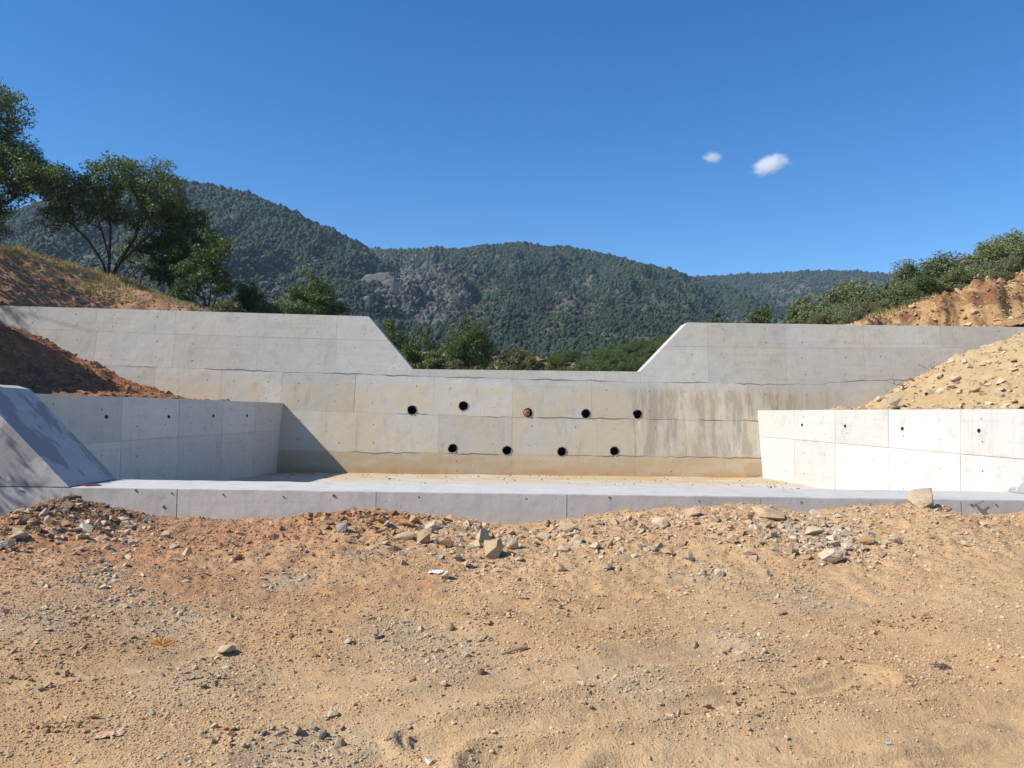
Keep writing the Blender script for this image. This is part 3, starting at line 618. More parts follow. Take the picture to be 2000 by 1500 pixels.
def dot_field(name, label, verts, scales, mat, sub, disp, dsc, squash, seed, flat=False, extra=None):
    """one object: small crowns (or rocks) instanced on points by geometry nodes"""
    me = bpy.data.meshes.new(name); me.vertices.add(len(verts)); me.vertices.foreach_set('co', np.asarray(verts, np.float32).ravel())
    a = me.attributes.new('size', 'FLOAT', 'POINT'); a.data.foreach_set('value', np.asarray(scales, np.float32))
    if extra is not None: a = me.attributes.new('redness', 'FLOAT', 'POINT'); a.data.foreach_set('value', np.asarray(extra, np.float32))
    o = link(name, me); tag(o, label, kind='stuff')
    ng = bpy.data.node_groups.new(name + '_nodes', 'GeometryNodeTree')
    ng.interface.new_socket('Geometry', in_out='INPUT', socket_type='NodeSocketGeometry'); ng.interface.new_socket('Geometry', in_out='OUTPUT', socket_type='NodeSocketGeometry')
    N = ng.nodes.new; L = ng.links.new
    gi, go = N('NodeGroupInput'), N('NodeGroupOutput')
    joinset = []
    ico = N('GeometryNodeMeshIcoSphere'); ico.inputs['Radius'].default_value = 1; ico.inputs['Subdivisions'].default_value = sub
    nz = N('ShaderNodeTexNoise'); nz.inputs['Scale'].default_value = dsc; nz.inputs['Detail'].default_value = 3
    sub_ = N('ShaderNodeVectorMath'); sub_.operation = 'SUBTRACT'; L(nz.outputs['Color'], sub_.inputs[0]); sub_.inputs[1].default_value = (.5, .5, .5)
    scl = N('ShaderNodeVectorMath'); scl.operation = 'SCALE'; L(sub_.outputs[0], scl.inputs[0]); scl.inputs['Scale'].default_value = disp
    sp = N('GeometryNodeSetPosition'); L(ico.outputs[0], sp.inputs['Geometry']); L(scl.outputs[0], sp.inputs['Offset'])
    ss = N('GeometryNodeSetShadeSmooth'); L(sp.outputs[0], ss.inputs[0]); ss.inputs['Shade Smooth'].default_value = not flat
    sm = N('GeometryNodeSetMaterial'); L(ss.outputs[0], sm.inputs[0]); sm.inputs['Material'].default_value = mat
    iop = N('GeometryNodeInstanceOnPoints'); L(gi.outputs[0], iop.inputs['Points']); L(sm.outputs[0], iop.inputs['Instance'])
    rv = N('FunctionNodeRandomValue'); rv.data_type = 'FLOAT_VECTOR'; rv.inputs[0].default_value = (-.25, -.25, 0); rv.inputs[1].default_value = (.25, .25, 6.283); rv.inputs['Seed'].default_value = seed
    L(rv.outputs[0], iop.inputs['Rotation'])
    na = N('GeometryNodeInputNamedAttribute'); na.data_type = 'FLOAT'; na.inputs[0].default_value = 'size'
    rs = N('FunctionNodeRandomValue'); rs.data_type = 'FLOAT_VECTOR'; rs.inputs[0].default_value = (.8, .8, squash[0]); rs.inputs[1].default_value = (1.2, 1.2, squash[1]); rs.inputs['Seed'].default_value = seed + 1
    ms = N('ShaderNodeVectorMath'); ms.operation = 'SCALE'; L(rs.outputs[0], ms.inputs[0]); L(na.outputs[0], ms.inputs['Scale'])
    L(ms.outputs[0], iop.inputs['Scale']); L(iop.outputs[0], go.inputs[0])
    md = o.modifiers.new('points', 'NODES'); md.node_group = ng
    return o
def crown_mat(name, a, b):
    m = Mat(name); r = m.n('ShaderNodeObjectInfo').outputs['Random']; n = m.noise(m.coord('Object'), 3.0, 4, .7)
    col = m.mix(r, a, b); col = m.mix(m.rng(n, .45, .7, 0, .7), col, tuple(v * .5 for v in a)); return m.done(col, .9, m.bump(n, 1.0, .4))
FM = crown_mat('far_pine', (0.020, 0.037, 0.024), (0.044, 0.068, 0.036)); RM = rock_mat('cliff_rock', 'object')
mrk = Mat('cliff_stone'); rr_ = mrk.n('ShaderNodeObjectInfo').outputs['Random']; nn = mrk.noise(mrk.coord('Object'), 2.5, 5, .7)
CRM = mrk.done(mrk.mix(mrk.rng(nn, .4, .7), mrk.mix(rr_, (0.18, 0.17, 0.148), (0.09, 0.087, 0.078)), (0.045, 0.046, 0.042)), .95, mrk.bump(nn, 1, .5))
for i, h in enumerate(HILLS):
    R = ridge_fn(h['pts']); a0, a1 = az(h['pts'][0][0]), az(h['pts'][-1][0]); na_, ny_ = h['n']
    aa = np.linspace(a0, a1, na_); yy = np.linspace(h['Y0'], h['Y0'] + (h['Y1'] - h['Y0']) * 1.7, ny_)
    A_, Y_ = np.meshgrid(aa, yy); Z_ = hill_height(R, h['Y0'], h['Y1'], A_, Y_, h['seed'], h['amp'])
    rk = cliff_mask(A_, Y_, Z_) * (i == 1)
    if i == 1:
        cr = np.clip(rk, 0, 1); Z_ = Z_ + cr * 6 * (np.abs(fbm(A_ * Y_ / 22, Y_ / 40, 77, 4, .6)) - .2)
    rk2 = np.clip(rk * 1.2 + .9 * sstep(.25, .6, fbm(A_ * Y_ / 40, Y_ / 60, h['seed'] + 3, 4)) * (.6 if i != 3 else 1.0), 0, 1)
    hm = grid_mesh('hill', A_ * Y_, Y_, Z_, True, dict(rock=rk2.ravel()))
    ho = link('hill', hm, HM); tag(ho, h['label'], kind='structure')
    nT = (60000, 120000, 9000, 60000)[i]
    a = rng.uniform(a0, a1, nT * 2); Y = np.sqrt(rng.uniform(h['Y0'] ** 2, (h['Y1'] * 1.06) ** 2, nT * 2)); z = hill_height(R, h['Y0'], h['Y1'], a, Y, h['seed'], h['amp'])
    keep = rng.random(nT * 2) < np.clip(.95 - .64 * (cliff_mask(a, Y, z) * (i == 1)) - (.30 if i != 3 else .55) * sstep(.1, .55, fbm(a * Y / 40, Y / 60, h['seed'] + 3, 4)), .06, 1)
    keep &= (np.abs(a) < .8)
    a, Y, z = a[keep][:nT], Y[keep][:nT], z[keep][:nT]
    s = rng.gamma(5, 1 / 5., len(a)) * (.98, 1.0, 1.3, 1.25)[i] * np.clip(Y / (h['Y1'] * .8), .6, 1.1)
    dot_field('forest', ('dark pine wood covering the left mountain', 'pine wood on the middle hill around the cliffs', 'trees along the small distant ridge', 'scattered pines dotting the far ridge')[i], np.c_[a * Y, Y, z + s * .55], s, FM, 1, 1.2, 1.3, (1.0, 1.7), 5 + i)
    if i == 1:
        n = 9000; n = 26000; a = rng.normal(az(790), .08, n); Y = rng.uniform(h['Y0'] * 1.3, h['Y1'], n); z = hill_height(R, h['Y0'], h['Y1'], a, Y, h['seed'], h['amp'])
        cm = cliff_mask(a, Y, z); k = rng.random(n) < cm * np.clip(.7 + 1.3 * fbm(a * 60, Y / 25, 78, 3), .1, 1.5); a, Y, z, cm = a[k], Y[k], z[k], cm[k]; s = rng.gamma(3, 1 / 3., len(a)) * (.5 + .75 * np.clip(cm, 0, 1)) * np.clip(Y / 700, .5, 1.1)
        dot_field('cliff_rocks', 'grey broken cliffs and boulders on the middle hill', np.c_[a * Y, Y, z + s * .3], s, CRM, 2, 1.3, 1.2, (1.0, 2.0), 55, True)
    if i in (0, 3):
        n = 3500; a = rng.uniform(a0, a1, n); Y = np.sqrt(rng.uniform(h['Y0'] ** 2, h['Y1'] ** 2, n)); z = hill_height(R, h['Y0'], h['Y1'], a, Y, h['seed'], h['amp']); s = rng.gamma(3, 1 / 3., n) * 1.1
        dot_field('hill_rocks', ('grey rocks between the trees of the left mountain', '', '', 'pale rocks between the pines of the far ridge')[i], np.c_[a * Y, Y, z + s * .2], s, CRM, 2, 1.4, 1.0, (.6, 1.2), 65 + i, True)
th = np.linspace(0, 2 * math.pi, 97)[:-1]; rad = np.array([60, 200, 600, 1500, 2400.])
vv = np.array([[r * math.cos(t), r * math.sin(t), -6.0] for r in rad for t in th]); ff = [[k * 96 + j, k * 96 + (j + 1) % 96, (k + 1) * 96 + (j + 1) % 96, (k + 1) * 96 + j] for k in range(4) for j in range(96)]
pl = link('terrain', mesh_np('terrain', vv, ff), HM); tag(pl, 'wide low land around the hills', kind='structure')

# ------------------------------------------------------------------ trees and shrubs
def leaf_mesh(name, cents, n_per, spread, size, r, flat=.75):
    c = np.repeat(np.asarray(cents), n_per, 0); n = len(c)
    dv = r.normal(0, 1, (n, 3)); dv /= np.linalg.norm(dv, axis=1)[:, None]; p = c + dv * r.random((n, 1)) ** .5 * spread * 1.75 * np.array([1, 1, flat])
    a = r.normal(0, 1, (n, 3)); a /= np.linalg.norm(a, axis=1)[:, None]
    b = np.cross(a, r.normal(0, 1, (n, 3)) + np.array([0, 0, .4])); b /= np.linalg.norm(b, axis=1)[:, None] + 1e-9
    L = size * r.uniform(.6, 1.35, (n, 1)); W = L * r.uniform(.38, .6, (n, 1))
    vs = np.stack([p - a * L / 2, p + b * W / 2, p + a * L / 2, p - b * W / 2], 1).reshape(-1, 3)
    return mesh_np(name, vs, np.arange(4 * n).reshape(n, 4), False)
def skeleton(stems, tips, r, rtip):
    pos, par = [], []
    for st in stems:
        prev = -1
        for k, p in enumerate(st):
            if k == 0 and pos and (Vector(p) - Vector(pos[0])).length < .25: prev = 0; continue
            pos.append(np.array(p, float)); par.append(prev); prev = len(pos) - 1
    order = np.argsort([np.linalg.norm(t - pos[0]) for t in tips]); mids = []
    for k in order:
        t = tips[k]; P = np.array(pos); d = np.linalg.norm(P - t, axis=1) + 1.2 * np.maximum(0, P[:, 2] - t[2] + .1) ; d[0] += .5
        j = int(np.argmin(d)); a = pos[j]; ns = max(2, int(np.linalg.norm(t - a) / .45) + 1); prev = j
        for s in range(1, ns + 1):
            f = s / ns; q = a + (t - a) * f + (r.normal(0, .06, 3) if s < ns else 0) * np.linalg.norm(t - a) + np.array([0, 0, .10 * math.sin(f * math.pi) * np.linalg.norm(t - a)])
            pos.append(q); par.append(prev); prev = len(pos) - 1
            if f > .55 and s < ns: mids.append(q)
    w = np.zeros(len(pos)); kids = np.zeros(len(pos), int)
    for i in range(len(pos) - 1, -1, -1):
        if kids[i] == 0: w[i] = rtip ** 2.2
        if par[i] >= 0: w[par[i]] += w[i] * 1.0; kids[par[i]] += 1
    return np.array(pos), par, w ** (1 / 2.2), mids
def wood_mesh(name, pos, par, rad, sides=5):
    vs, fs = [], []; cs = np.cos(np.arange(sides) * 2 * math.pi / sides); sn = np.sin(np.arange(sides) * 2 * math.pi / sides)
    for i, p in enumerate(par):
        if p < 0: continue
        a, b = pos[p], pos[i]; d = b - a; L = np.linalg.norm(d)
        if L < 1e-5: continue
        d = d / L; u_ = np.cross(d, [0, 0, 1.0] if abs(d[2]) < .9 else [1.0, 0, 0]); u_ /= np.linalg.norm(u_); w_ = np.cross(d, u_)
        ra = min(rad[p], rad[i] * 1.35 + .004); k0 = len(vs)
        for c_, r_ in ((a - d * ra * .2, ra), (b + d * rad[i] * .2, rad[i])):
            for q in range(sides): vs.append(c_ + (u_ * cs[q] + w_ * sn[q]) * r_)
        for q in range(sides): fs.append((k0 + q, k0 + (q + 1) % sides, k0 + sides + (q + 1) % sides, k0 + sides + q))
    return mesh_np(name, np.array(vs), np.array(fs), True)
def blob_tips(blobs, r, hollow=.42):
    out = []
    for (cx_, cy_, cz_, rx, ry, rz, n) in blobs:
        v = r.normal(0, 1, (n, 3)); v /= np.linalg.norm(v, axis=1)[:, None]; v *= r.random((n, 1)) ** hollow
        out.append(v * [rx, ry, rz] + [cx_, cy_, cz_])
    return np.concatenate(out)
def make_tree(seed, stems, blobs, n_per, spread, leaf, rtip=.011, names=('trunk', 'crown')):
    r = np.random.default_rng(seed); tips = blob_tips(blobs, r); tips[:, 2] = np.maximum(tips[:, 2], .12)
    pos, par, rad, mids = skeleton(stems, tips, r, rtip)
    wm = wood_mesh(names[0], pos, par, rad)
    c = np.concatenate([tips] + ([np.array(mids)] if mids else []))
    return wm, leaf_mesh(names[1], c, n_per, spread, leaf, r)
def place(kind, base, wm, cm, lm, label, cat, group=None, rz=0, s=1.0, names=('trunk', 'crown')):
    e = empty(kind, base, rz, s); tag(e, label, cat, group)
    link(names[0], wm, MT['bark'], e); link(names[1], with_mat(cm, lm), None, e); return e
MCACHE = {}
def with_mat(me, lm):
    k = (me.name, lm)
    if k not in MCACHE:
        m2 = me if not me.materials else me.copy()
        if m2 is not me: m2.materials.clear()
        m2.materials.append(MT[lm]); MCACHE[k] = m2; MCACHE[(m2.name, lm)] = m2
    return MCACHE[k]
def px2m(Y): return Y / F

# left bank trees, shapes given in metres around their own base
# T1: many-stemmed tree on the bank
b = at(212, 552, 32.0); b.z = float(up_z(b.x, b.y)) - .1
st = [[(0, 0, 0), (-.25, 0, .8), (-.9, .1, 1.7), (-1.7, .1, 2.5)], [(0, 0, 0), (-.1, .2, 1.0), (-.5, .3, 2.2), (-.9, .3, 3.3)], [(0, 0, 0), (.05, -.1, 1.1), (.1, -.2, 2.4), (.1, -.2, 3.8)],
      [(0, 0, 0), (.35, 0, .9), (1.0, -.1, 1.8), (1.5, 0, 2.9)], [(0, 0, 0), (.3, .2, .8), (.8, .5, 2.0), (1.0, .6, 3.4)], [(0, 0, 0), (.5, -.2, .7), (1.5, -.2, 1.8), (2.3, -.2, 2.4)]]
bl = [(-1.2, .1, 3.9, 1.35, 1.5, .85, 60), (.4, 0, 4.4, 1.4, 1.5, .85, 60), (1.7, 0, 4.3, 1.15, 1.4, .95, 50), (2.3, .1, 3.1, .9, 1.2, .9, 40), (-2.2, 0, 2.7, .75, .9, .6, 26), (.7, .2, 3.2, 1.7, 1.3, .7, 44), (-.6, 0, 3.0, 1.3, 1.2, .5, 26)]
place('tree', b, *make_tree(1, st, bl, 82, .215, .108), 'leafA', 'many stemmed tree with a broad crown on the dry grass bank', 'tree')
# T0: big tree cut by the left edge of the picture
b = at(-150, 560, 31.0); b.z = float(up_z(b.x, b.y)) - .1
st = [[(0, 0, 0), (.2, 0, 1.6), (.7, 0, 3.2), (1.3, 0, 4.6)], [(.2, 0, 1.6), (-.8, .3, 3.2), (-1.2, .3, 5)], [(.7, 0, 3.2), (2.0, -.2, 3.6), (3.4, -.3, 3.6)], [(0, 0, .1), (.8, 0, 1.5), (1.8, 0, 2.7), (2.8, 0, 3.4)]]
bl = [(2.7, 0, 6.3, 1.35, 1.6, 1.4, 64), (2.0, 0, 7.2, 1.6, 1.8, 1.1, 54), (3.0, 0, 4.7, 1.3, 1.4, .9, 54), (4.5, -.2, 3.5, 1.2, .9, .6, 54), (2.9, 0, 3.0, 1.2, 1.2, .8, 54), (2.5, 0, 1.5, 1.15, 1.2, .75, 50), (.3, 0, 5.5, 2.0, 1.8, 1.6, 50), (3.9, -.2, 4.3, .8, .8, .5, 20), (5.2, -.2, 3.0, 1.2, .9, .65, 50), (2.4, .2, 2.1, .9, .9, .5, 28)]
st = [[(x_, y_, z_ * .84) for x_, y_, z_ in q] for q in st]; bl = [(q[0] - .15, q[1], q[2] * .84, *q[3:]) for q in bl]
place('tree', b, *make_tree(2, st, bl, 90, .23, .112), 'leafA', 'tall dark tree cut off by the left edge of the picture', 'tree')
# T2: dense dark tree to the right of T1
b = at(345, 596, 33.0); b.z = float(up_z(b.x, b.y)) - .1
st = [[(0, 0, 0), (.1, 0, 1.0), (.2, 0, 2.2), (.1, 0, 3.2)], [(0, 0, 0), (-.4, 0, 1.0), (-.7, 0, 2.2)], [(0, 0, 0), (.6, 0, 1.0), (1.0, 0, 2.0)]]
bl = [(-.5, 0, 4.0, 1.1, 1.2, .9, 46), (.3, 0, 3.3, 1.2, 1.2, .9, 46), (.5, 0, 2.3, 1.1, 1.2, .8, 42), (-1.0, .2, 2.5, 1.1, 1.1, .8, 32), (-.1, 0, 1.4, 1.4, 1.0, .6, 30)]
place('tree', b, *make_tree(3, st, bl, 66, .2, .13), 'leafB', 'dense dark tree between the many stemmed tree and the bushy one', 'tree')
b = at(405, 606, 31.5); b.z = float(up_z(b.x, b.y)) - .1
st = [[(0, 0, 0), (-.15, 0, .8), (-.4, 0, 1.6)], [(0, 0, 0), (.1, 0, 1.0), (.2, 0, 2.2)], [(0, 0, 0), (.3, 0, .7), (.6, 0, 1.5)], [(0, 0, 0), (-.4, .1, .6), (-.9, .1, 1.2)]]
bl = [(.2, 0, 2.7, .75, .8, .75, 38), (-.5, 0, 1.9, .8, .8, .7, 30), (.6, 0, 1.5, .55, .6, .6, 20), (-.9, 0, 1.1, .5, .6, .4, 12)]
place('tree', b, *make_tree(4, st, bl, 56, .18, .12), 'leafB', 'bushy tree with thin bare stems at the right end of the bank', 'tree')
b = at(272, 545, 36.0); b.z = float(up_z(b.x, b.y)) - .1
st = [[(0, 0, 0), (.1, 0, .7), (.5, 0, 1.5)], [(0, 0, .1), (-.3, 0, .9), (-.6, 0, 1.7)]]
place('tree', b, *make_tree(5, st, [(0, 0, 1.9, 1.1, .9, .8, 30), (.8, 0, 1.2, .8, .8, .6, 16)], 26, .2, .12), 'leafA', 'small thin tree showing under the crown of the many stemmed tree', 'tree')

def simple_stems(h, w, n, r):
    return [[(0, 0, 0), (r.normal(0, .12) * w, r.normal(0, .12) * w, h * .28), (r.normal(0, .3) * w, r.normal(0, .3) * w, h * .6)] for _ in range(n)]
def shrub_mesh(seed, w, h, tips, n_per, leaf, spread, low=.35, names=('stem', 'foliage')):
    r = np.random.default_rng(seed); bl = [(0, 0, h * .55, w * .42, w * .42, h * .42, tips // 2)]
    for k in range(4):
        a = r.uniform(0, 6.28); bl.append((math.cos(a) * w * .28, math.sin(a) * w * .28, h * r.uniform(low, .75), w * r.uniform(.18, .3), w * r.uniform(.18, .3), h * r.uniform(.15, .28), tips // 8))
    return make_tree(seed, simple_stems(h, w, 4, r), bl, n_per, spread, leaf, .008, names)
def single(px, py_top, py_base, wpx, Y, lm, label, cat='shrub', seed=0, kind=None, tips=84, n_per=74, group=None, z=None, ground=up_z, lf=.11):
    """a tree or shrub whose top shows at py_top; its foot stands on the ground at depth Y"""
    p = at(px, py_top, Y); zb = float(ground(p.x, Y)) - .05 if z is None else z
    h = max(.5, p.z - zb); w = wpx * Y / F; isT = cat == 'tree'
    nm = ('trunk', 'crown') if isT else ('stem', 'foliage')
    wm, cm = shrub_mesh(seed, w, h, tips, n_per, lf * (Y / 35) ** .6, .06 * w + .05, .45 if isT else .3, nm)
    return place(kind or cat, (p.x, Y, zb), wm, cm, lm, label, cat, group, names=nm)
single(485, 540, 605, 70, 35, 'leafB', 'rounded green shrub left of the single crown tree above the wing', 'shrub', 11)
single(612, 526, 612, 100, 38, 'leafB', 'single crown green tree standing above the left wing of the dam', 'tree', 12, tips=130)
single(560, 580, 612, 90, 37, 'leafA', 'low pale bush at the left foot of the single crown tree', 'shrub', 13)
single(660, 580, 616, 70, 39, 'leafB', 'low bush at the right foot of the single crown tree', 'shrub', 14)
single(520, 588, 612, 60, 34, 'leafD', 'straggly olive bush just above the wall top between shrub and tree', 'shrub', 15)
single(438, 585, 608, 70, 31, 'leafD', 'low dry bush at the foot of the bushy tree with bare stems', 'shrub', 16)
single(765, 622, 720, 80, 42, 'leafB', 'green shrub tight against the left slope of the notch', 'shrub', 17, tips=70)
single(818, 640, 720, 70, 41, 'leafB', 'second green bush in the notch, left of the round tree', 'shrub', 18, tips=60)
single(855, 675, 720, 50, 40, 'leafA', 'low grey green bush at the left foot of the round tree', 'shrub', 19)
single(917, 612, 720, 112, 45, 'leafB', 'round crowned dark tree in the middle of the notch', 'tree', 20, tips=170)
single(890, 690, 720, 40, 38, 'leafD', 'small yellowish bush under the round crowned tree', 'shrub', 21)
single(1000, 668, 720, 70, 44, 'leafD', 'tall olive shrub right of the round crowned tree', 'shrub', 22)
single(1048, 683, 720, 55, 43, 'leafD', 'yellowing shrub beside the brown field in the notch', 'shrub', 23)
single(970, 700, 720, 40, 37, 'leafC', 'grey shrub poking over the crest right of the round tree', 'shrub', 24)
single(1398, 606, 632, 26, 44, 'leafB', 'lone little bush above the right wing near its notch end', 'shrub', 25, tips=40)
single(1490, 592, 634, 50, 40, 'leafB', 'bush standing by itself above the right wing', 'shrub', 26, tips=56)
single(1565, 574, 634, 50, 41, 'leafC', 'thin upright bush at the left end of the shrub bank', 'shrub', 27)
single(1600, 590, 634, 80, 38, 'leafC', 'low spreading bush in front of the thin upright bush', 'shrub', 28)
def round_shrub(seed, w, h):
    r = np.random.default_rng(seed); bl = [(0, 0, h * .5, w * .38, w * .38, h * .36, 40)]
    for k in range(6):
        a = r.uniform(0, 6.28); q = r.uniform(.12, .34); bl.append((math.cos(a) * w * q, math.sin(a) * w * q, h * r.uniform(.3, .8), w * r.uniform(.14, .24), w * r.uniform(.14, .24), h * r.uniform(.13, .2), 13))
    tips = bl; return make_tree(seed, simple_stems(h, w, 5, r), bl, 62, .13 * w / 2.4 + .05, .10, .008, ('stem', 'foliage'))
RVAR = [round_shrub(400 + k, 2.4, 2.2) for k in range(6)]
VAR = [shrub_mesh(200 + k, 2.4, 2.2 + .2 * (k % 3), 70, 56, .11, .24) for k in range(5)]
ORD = 'first second third fourth fifth sixth seventh eighth ninth tenth eleventh twelfth thirteenth fourteenth fifteenth sixteenth seventeenth eighteenth nineteenth'.split()
def ordinal(k):
    k += 1
    if k < 20: return ORD[k - 1]
    t = ['twent', 'thirt', 'fort', 'fift', 'sixt', 'sevent'][k // 10 - 2]
    return t + 'ieth' if k % 10 == 0 else t + 'y-' + ORD[k % 10 - 1]
def scatter(pts, label, group, lm, kind='shrub', cat='shrub', ground=up_z, var=None):
    VS_ = var or VAR; lms = lm if isinstance(lm, tuple) else (lm,)
    for num, (px, py_top, Y, wpx) in enumerate(sorted(pts)):
        p = at(px, py_top, Y); zb = float(ground(p.x, Y)) - .08; w = wpx * Y / F / 2.4; h = (p.z - zb) / 2.1
        if h < .2: h = w * .7
        k = random.randrange(len(VS_)); rz = random.uniform(0, 6.28)
        h = max(min(h, w * 1.6), w * .75)
        place(kind, (p.x, Y, zb), *VS_[k], lms[num * 7 % len(lms)], ordinal(num) + ' from the left: ' + label, cat, group, rz, (w, w, h), ('stem', 'foliage'))
r2 = random.Random(5)
hs = []
line = [(1640, 590), (1690, 540), (1740, 550), (1790, 510), (1840, 500), (1880, 492), (1920, 470), (1960, 452), (2000, 440), (2080, 420)]
for (x, y) in line: hs.append((x + r2.uniform(-10, 10), y + r2.uniform(-4, 10), 37 + (2000 - x) * -.002 + r2.uniform(0, 4), r2.uniform(95, 140)))
for k in range(17):
    x = 1630 + k * 26 + r2.uniform(-10, 10); y = np.interp(x, [1640, 1740, 1840, 2000], [598, 578, 545, 495]) + r2.uniform(-14, 30); hs.append((x, y, 33.5 + r2.uniform(0, 3), r2.uniform(60, 105)))
scatter(hs, 'shrub in the thicket above the rock cut', 'shrubs above the rock cut', ('leafC', 'leafB', 'leafC', 'leafE'), var=RVAR)
scatter([(1640, 596, 33, 60), (1680, 580, 33, 60), (1720, 605, 32, 40), (1610, 605, 34, 60), (1920, 552, 32, 40), (1840, 570, 32, 34), (1780, 585, 31.5, 40), (1880, 556, 31.5, 44), (1965, 535, 31.5, 40), (1660, 600, 31.5, 56), (1590, 612, 33, 40)], 'low shrub on the rim of the rock cut', 'shrubs on the rim of the rock cut', ('leafE', 'leafD', 'leafC'), var=RVAR)
hs = []
for k in range(64):
    x = r2.uniform(1085, 1390); top = np.interp(x, [1085, 1130, 1200, 1260, 1310, 1390], [702, 690, 676, 660, 643, 626]); f = r2.random() ** 1.3
    hs.append((x, top - 8 + f * 44, 92 - f * 44 + r2.uniform(-2, 2), r2.uniform(34, 58)))
hs += [(1215, 703, 42, 60), (1245, 700, 43, 60), (1180, 706, 41, 60), (1150, 704, 42, 55), (1110, 708, 40, 50), (1085, 704, 41, 40), (1265, 690, 46, 60)]
scatter(hs, 'bush in the scrub right of the notch middle', 'scrub bushes in the notch', 'leafB', var=RVAR)
scatter([(x, y, 60 + r2.uniform(-5, 10), 50) for x, y in ((740, 660), (700, 640), (840, 690), (880, 700), (950, 690), (1020, 700), (1060, 705))], 'bush behind the notch trees', 'bushes behind the notch trees', 'leafB', var=RVAR)
# off to the left, out of the picture: its shade falls on the end wing
for (x, y, hgt, w, sd) in ((-11.9, 10.4, 4.6, 3.4, 301), (-14.6, 12.2, 5.2, 3.8, 302), (-22.6, 26.9, 6.0, 4.6, 303), (-23.9, 22.3, 4.3, 4.2, 304), (-19.9, 26.4, 5.0, 4.0, 305)):
    zb = float((ground_z if y < 13 else left_z if y < 25 else up_z)(np.array([x]), np.array([y]))[0]) - .1
    place('tree', (x, y, zb), *shrub_mesh(sd, w, hgt, 90, 34, .12, .26, .5, ('trunk', 'crown')), 'leafA', *(('leafy tree left of the picture whose shade falls on the end wing', 'tree', 'trees shading the end wing') if sd < 303 else ('leafy tree left of the picture shading the upper left corner of the dam', 'tree') if sd == 304 else ('leafy tree left of the picture shading the dry grass bank', 'tree', 'trees shading the bank')))
# brown field and two thin posts far up the valley
p0 = at(1075, 696, 150)
X, Y = np.meshgrid(np.linspace(-9, 14, 24), np.linspace(120, 170, 20)); bf = link('field', grid_mesh('field', X, Y, up_z(X, Y, False) + .35 + .1 * fbm(X * .2, Y * .2, 3, 3)), plain('field_soil', (0.33, 0.19, 0.12), .95, .2, .3)); tag(bf, 'bare brown field up the valley', kind='structure')
for px, ht, lab in ((1081, 1.15, 'taller of two thin white posts in front of the brown field'), (1087, .8, 'shorter of two thin white posts in front of the brown field')):
    p = at(px, 706, 90); bm = bmesh.new(); tube(bm, [(0, 0, -1.5), (0, 0, ht)], [.028, .026], 8)
    bmesh.ops.create_cone(bm, segments=8, radius1=.04, radius2=.01, depth=.05, cap_ends=True, matrix=Matrix.Translation((0, 0, ht + .03)))
    o = link('post', bm_mesh('post', bm), MT['white'], None, p); tag(o, lab, 'post', 'posts by the brown field')

# grasses on the left bank
def blades(name, label, f, X, Y, h, mat, r, zf=up_z):
    n = len(X); z = zf(X, Y) - .02; a = r.uniform(0, 6.283, n); w = .012 + h * .03; lean = r.normal(0, .35, (n, 2)) * h[:, None]
    dx, dy = np.cos(a) * w, np.sin(a) * w
    vs = np.stack([np.c_[X - dx, Y - dy, z], np.c_[X + dx, Y + dy, z], np.c_[X + lean[:, 0], Y + lean[:, 1], z + h]], 1).reshape(-1, 3)
    o = link(name, mesh_np(name, vs, np.arange(3 * n).reshape(n, 3)), mat); tag(o, label, kind='stuff'); return o
r = np.random.default_rng(31)
X = r.uniform(-26, -9.5, 130000); Y = r.uniform(28, 36.5, 130000); m_ = .9 * fbm(X * .6, Y * .6, 86, 3) + 1.0 * sstep(28.2, 31.2, Y) - .3 > r.random(130000) * .75
X, Y = X[m_], Y[m_]; blades('dry_grass', 'dry straw coloured grass on the left bank', None, X, Y, r.uniform(.08, .26, len(X)), MT['grass'], r)
X = r.uniform(-25, -17, 9000); Y = r.uniform(33.5, 37, 9000); blades('green_grass', 'strip of green weeds along the top of the left bank', None, X, Y, r.uniform(.2, .5, len(X)), MT['greengrass'], r)
X = r.uniform(9.5, 19, 9000); Y = r.uniform(31, 35, 9000); blades('dry_brush', 'dry brush on top of the orange rock cut', None, X, Y, r.uniform(.1, .4, len(X)), MT['grass'], r)

# ------------------------------------------------------------------ stones
def hull(r, n=14, sq=(1, .8, .6)):
    bm = bmesh.new(); v = r.normal(0, 1, (n, 3)); v /= np.linalg.norm(v, axis=1)[:, None]; v *= r.uniform(.75, 1.0, (n, 1)) * np.array(sq)
    for p in v: bm.verts.new(p)
    bmesh.ops.convex_hull(bm, input=bm.verts); bmesh.ops.delete(bm, geom=[x for x in bm.verts if not x.link_faces], context='VERTS')
    bmesh.ops.triangulate(bm, faces=bm.faces); return bm
def norm_box(bm, size):
    vs = np.array([v.co[:] for v in bm.verts]); lo, hi = vs.min(0), vs.max(0)
    for v in bm.verts: v.co = Vector([(v.co[k] - (lo[k] + hi[k]) / 2) / (hi[k] - lo[k]) * size[k] for k in range(3)])
    return bm
def bumpy(bm, r, cuts=2, amp=.06):
    for _ in range(cuts): bmesh.ops.subdivide_edges(bm, edges=bm.edges, cuts=1, use_grid_fill=True, smooth=0)
    o = Vector(r.uniform(0, 50, 3))
    for v in bm.verts: v.co += v.co.normalized() * (mnoise.fractal(v.co * 1.6 + o, 1.0, 2.1, 4) * amp)
    bmesh.ops.triangulate(bm, faces=bm.faces); return bm
r = np.random.default_rng(77)
HV = [hull(r, int(r.integers(8, 13)), (1, r.uniform(.65, .95), r.uniform(.4, .75))) for _ in range(14)]
HT = []
for h_ in HV:
    h_.verts.index_update(); HT.append((np.array([v.co[:] for v in h_.verts]), np.array([[v.index for v in f.verts] for f in h_.faces])))
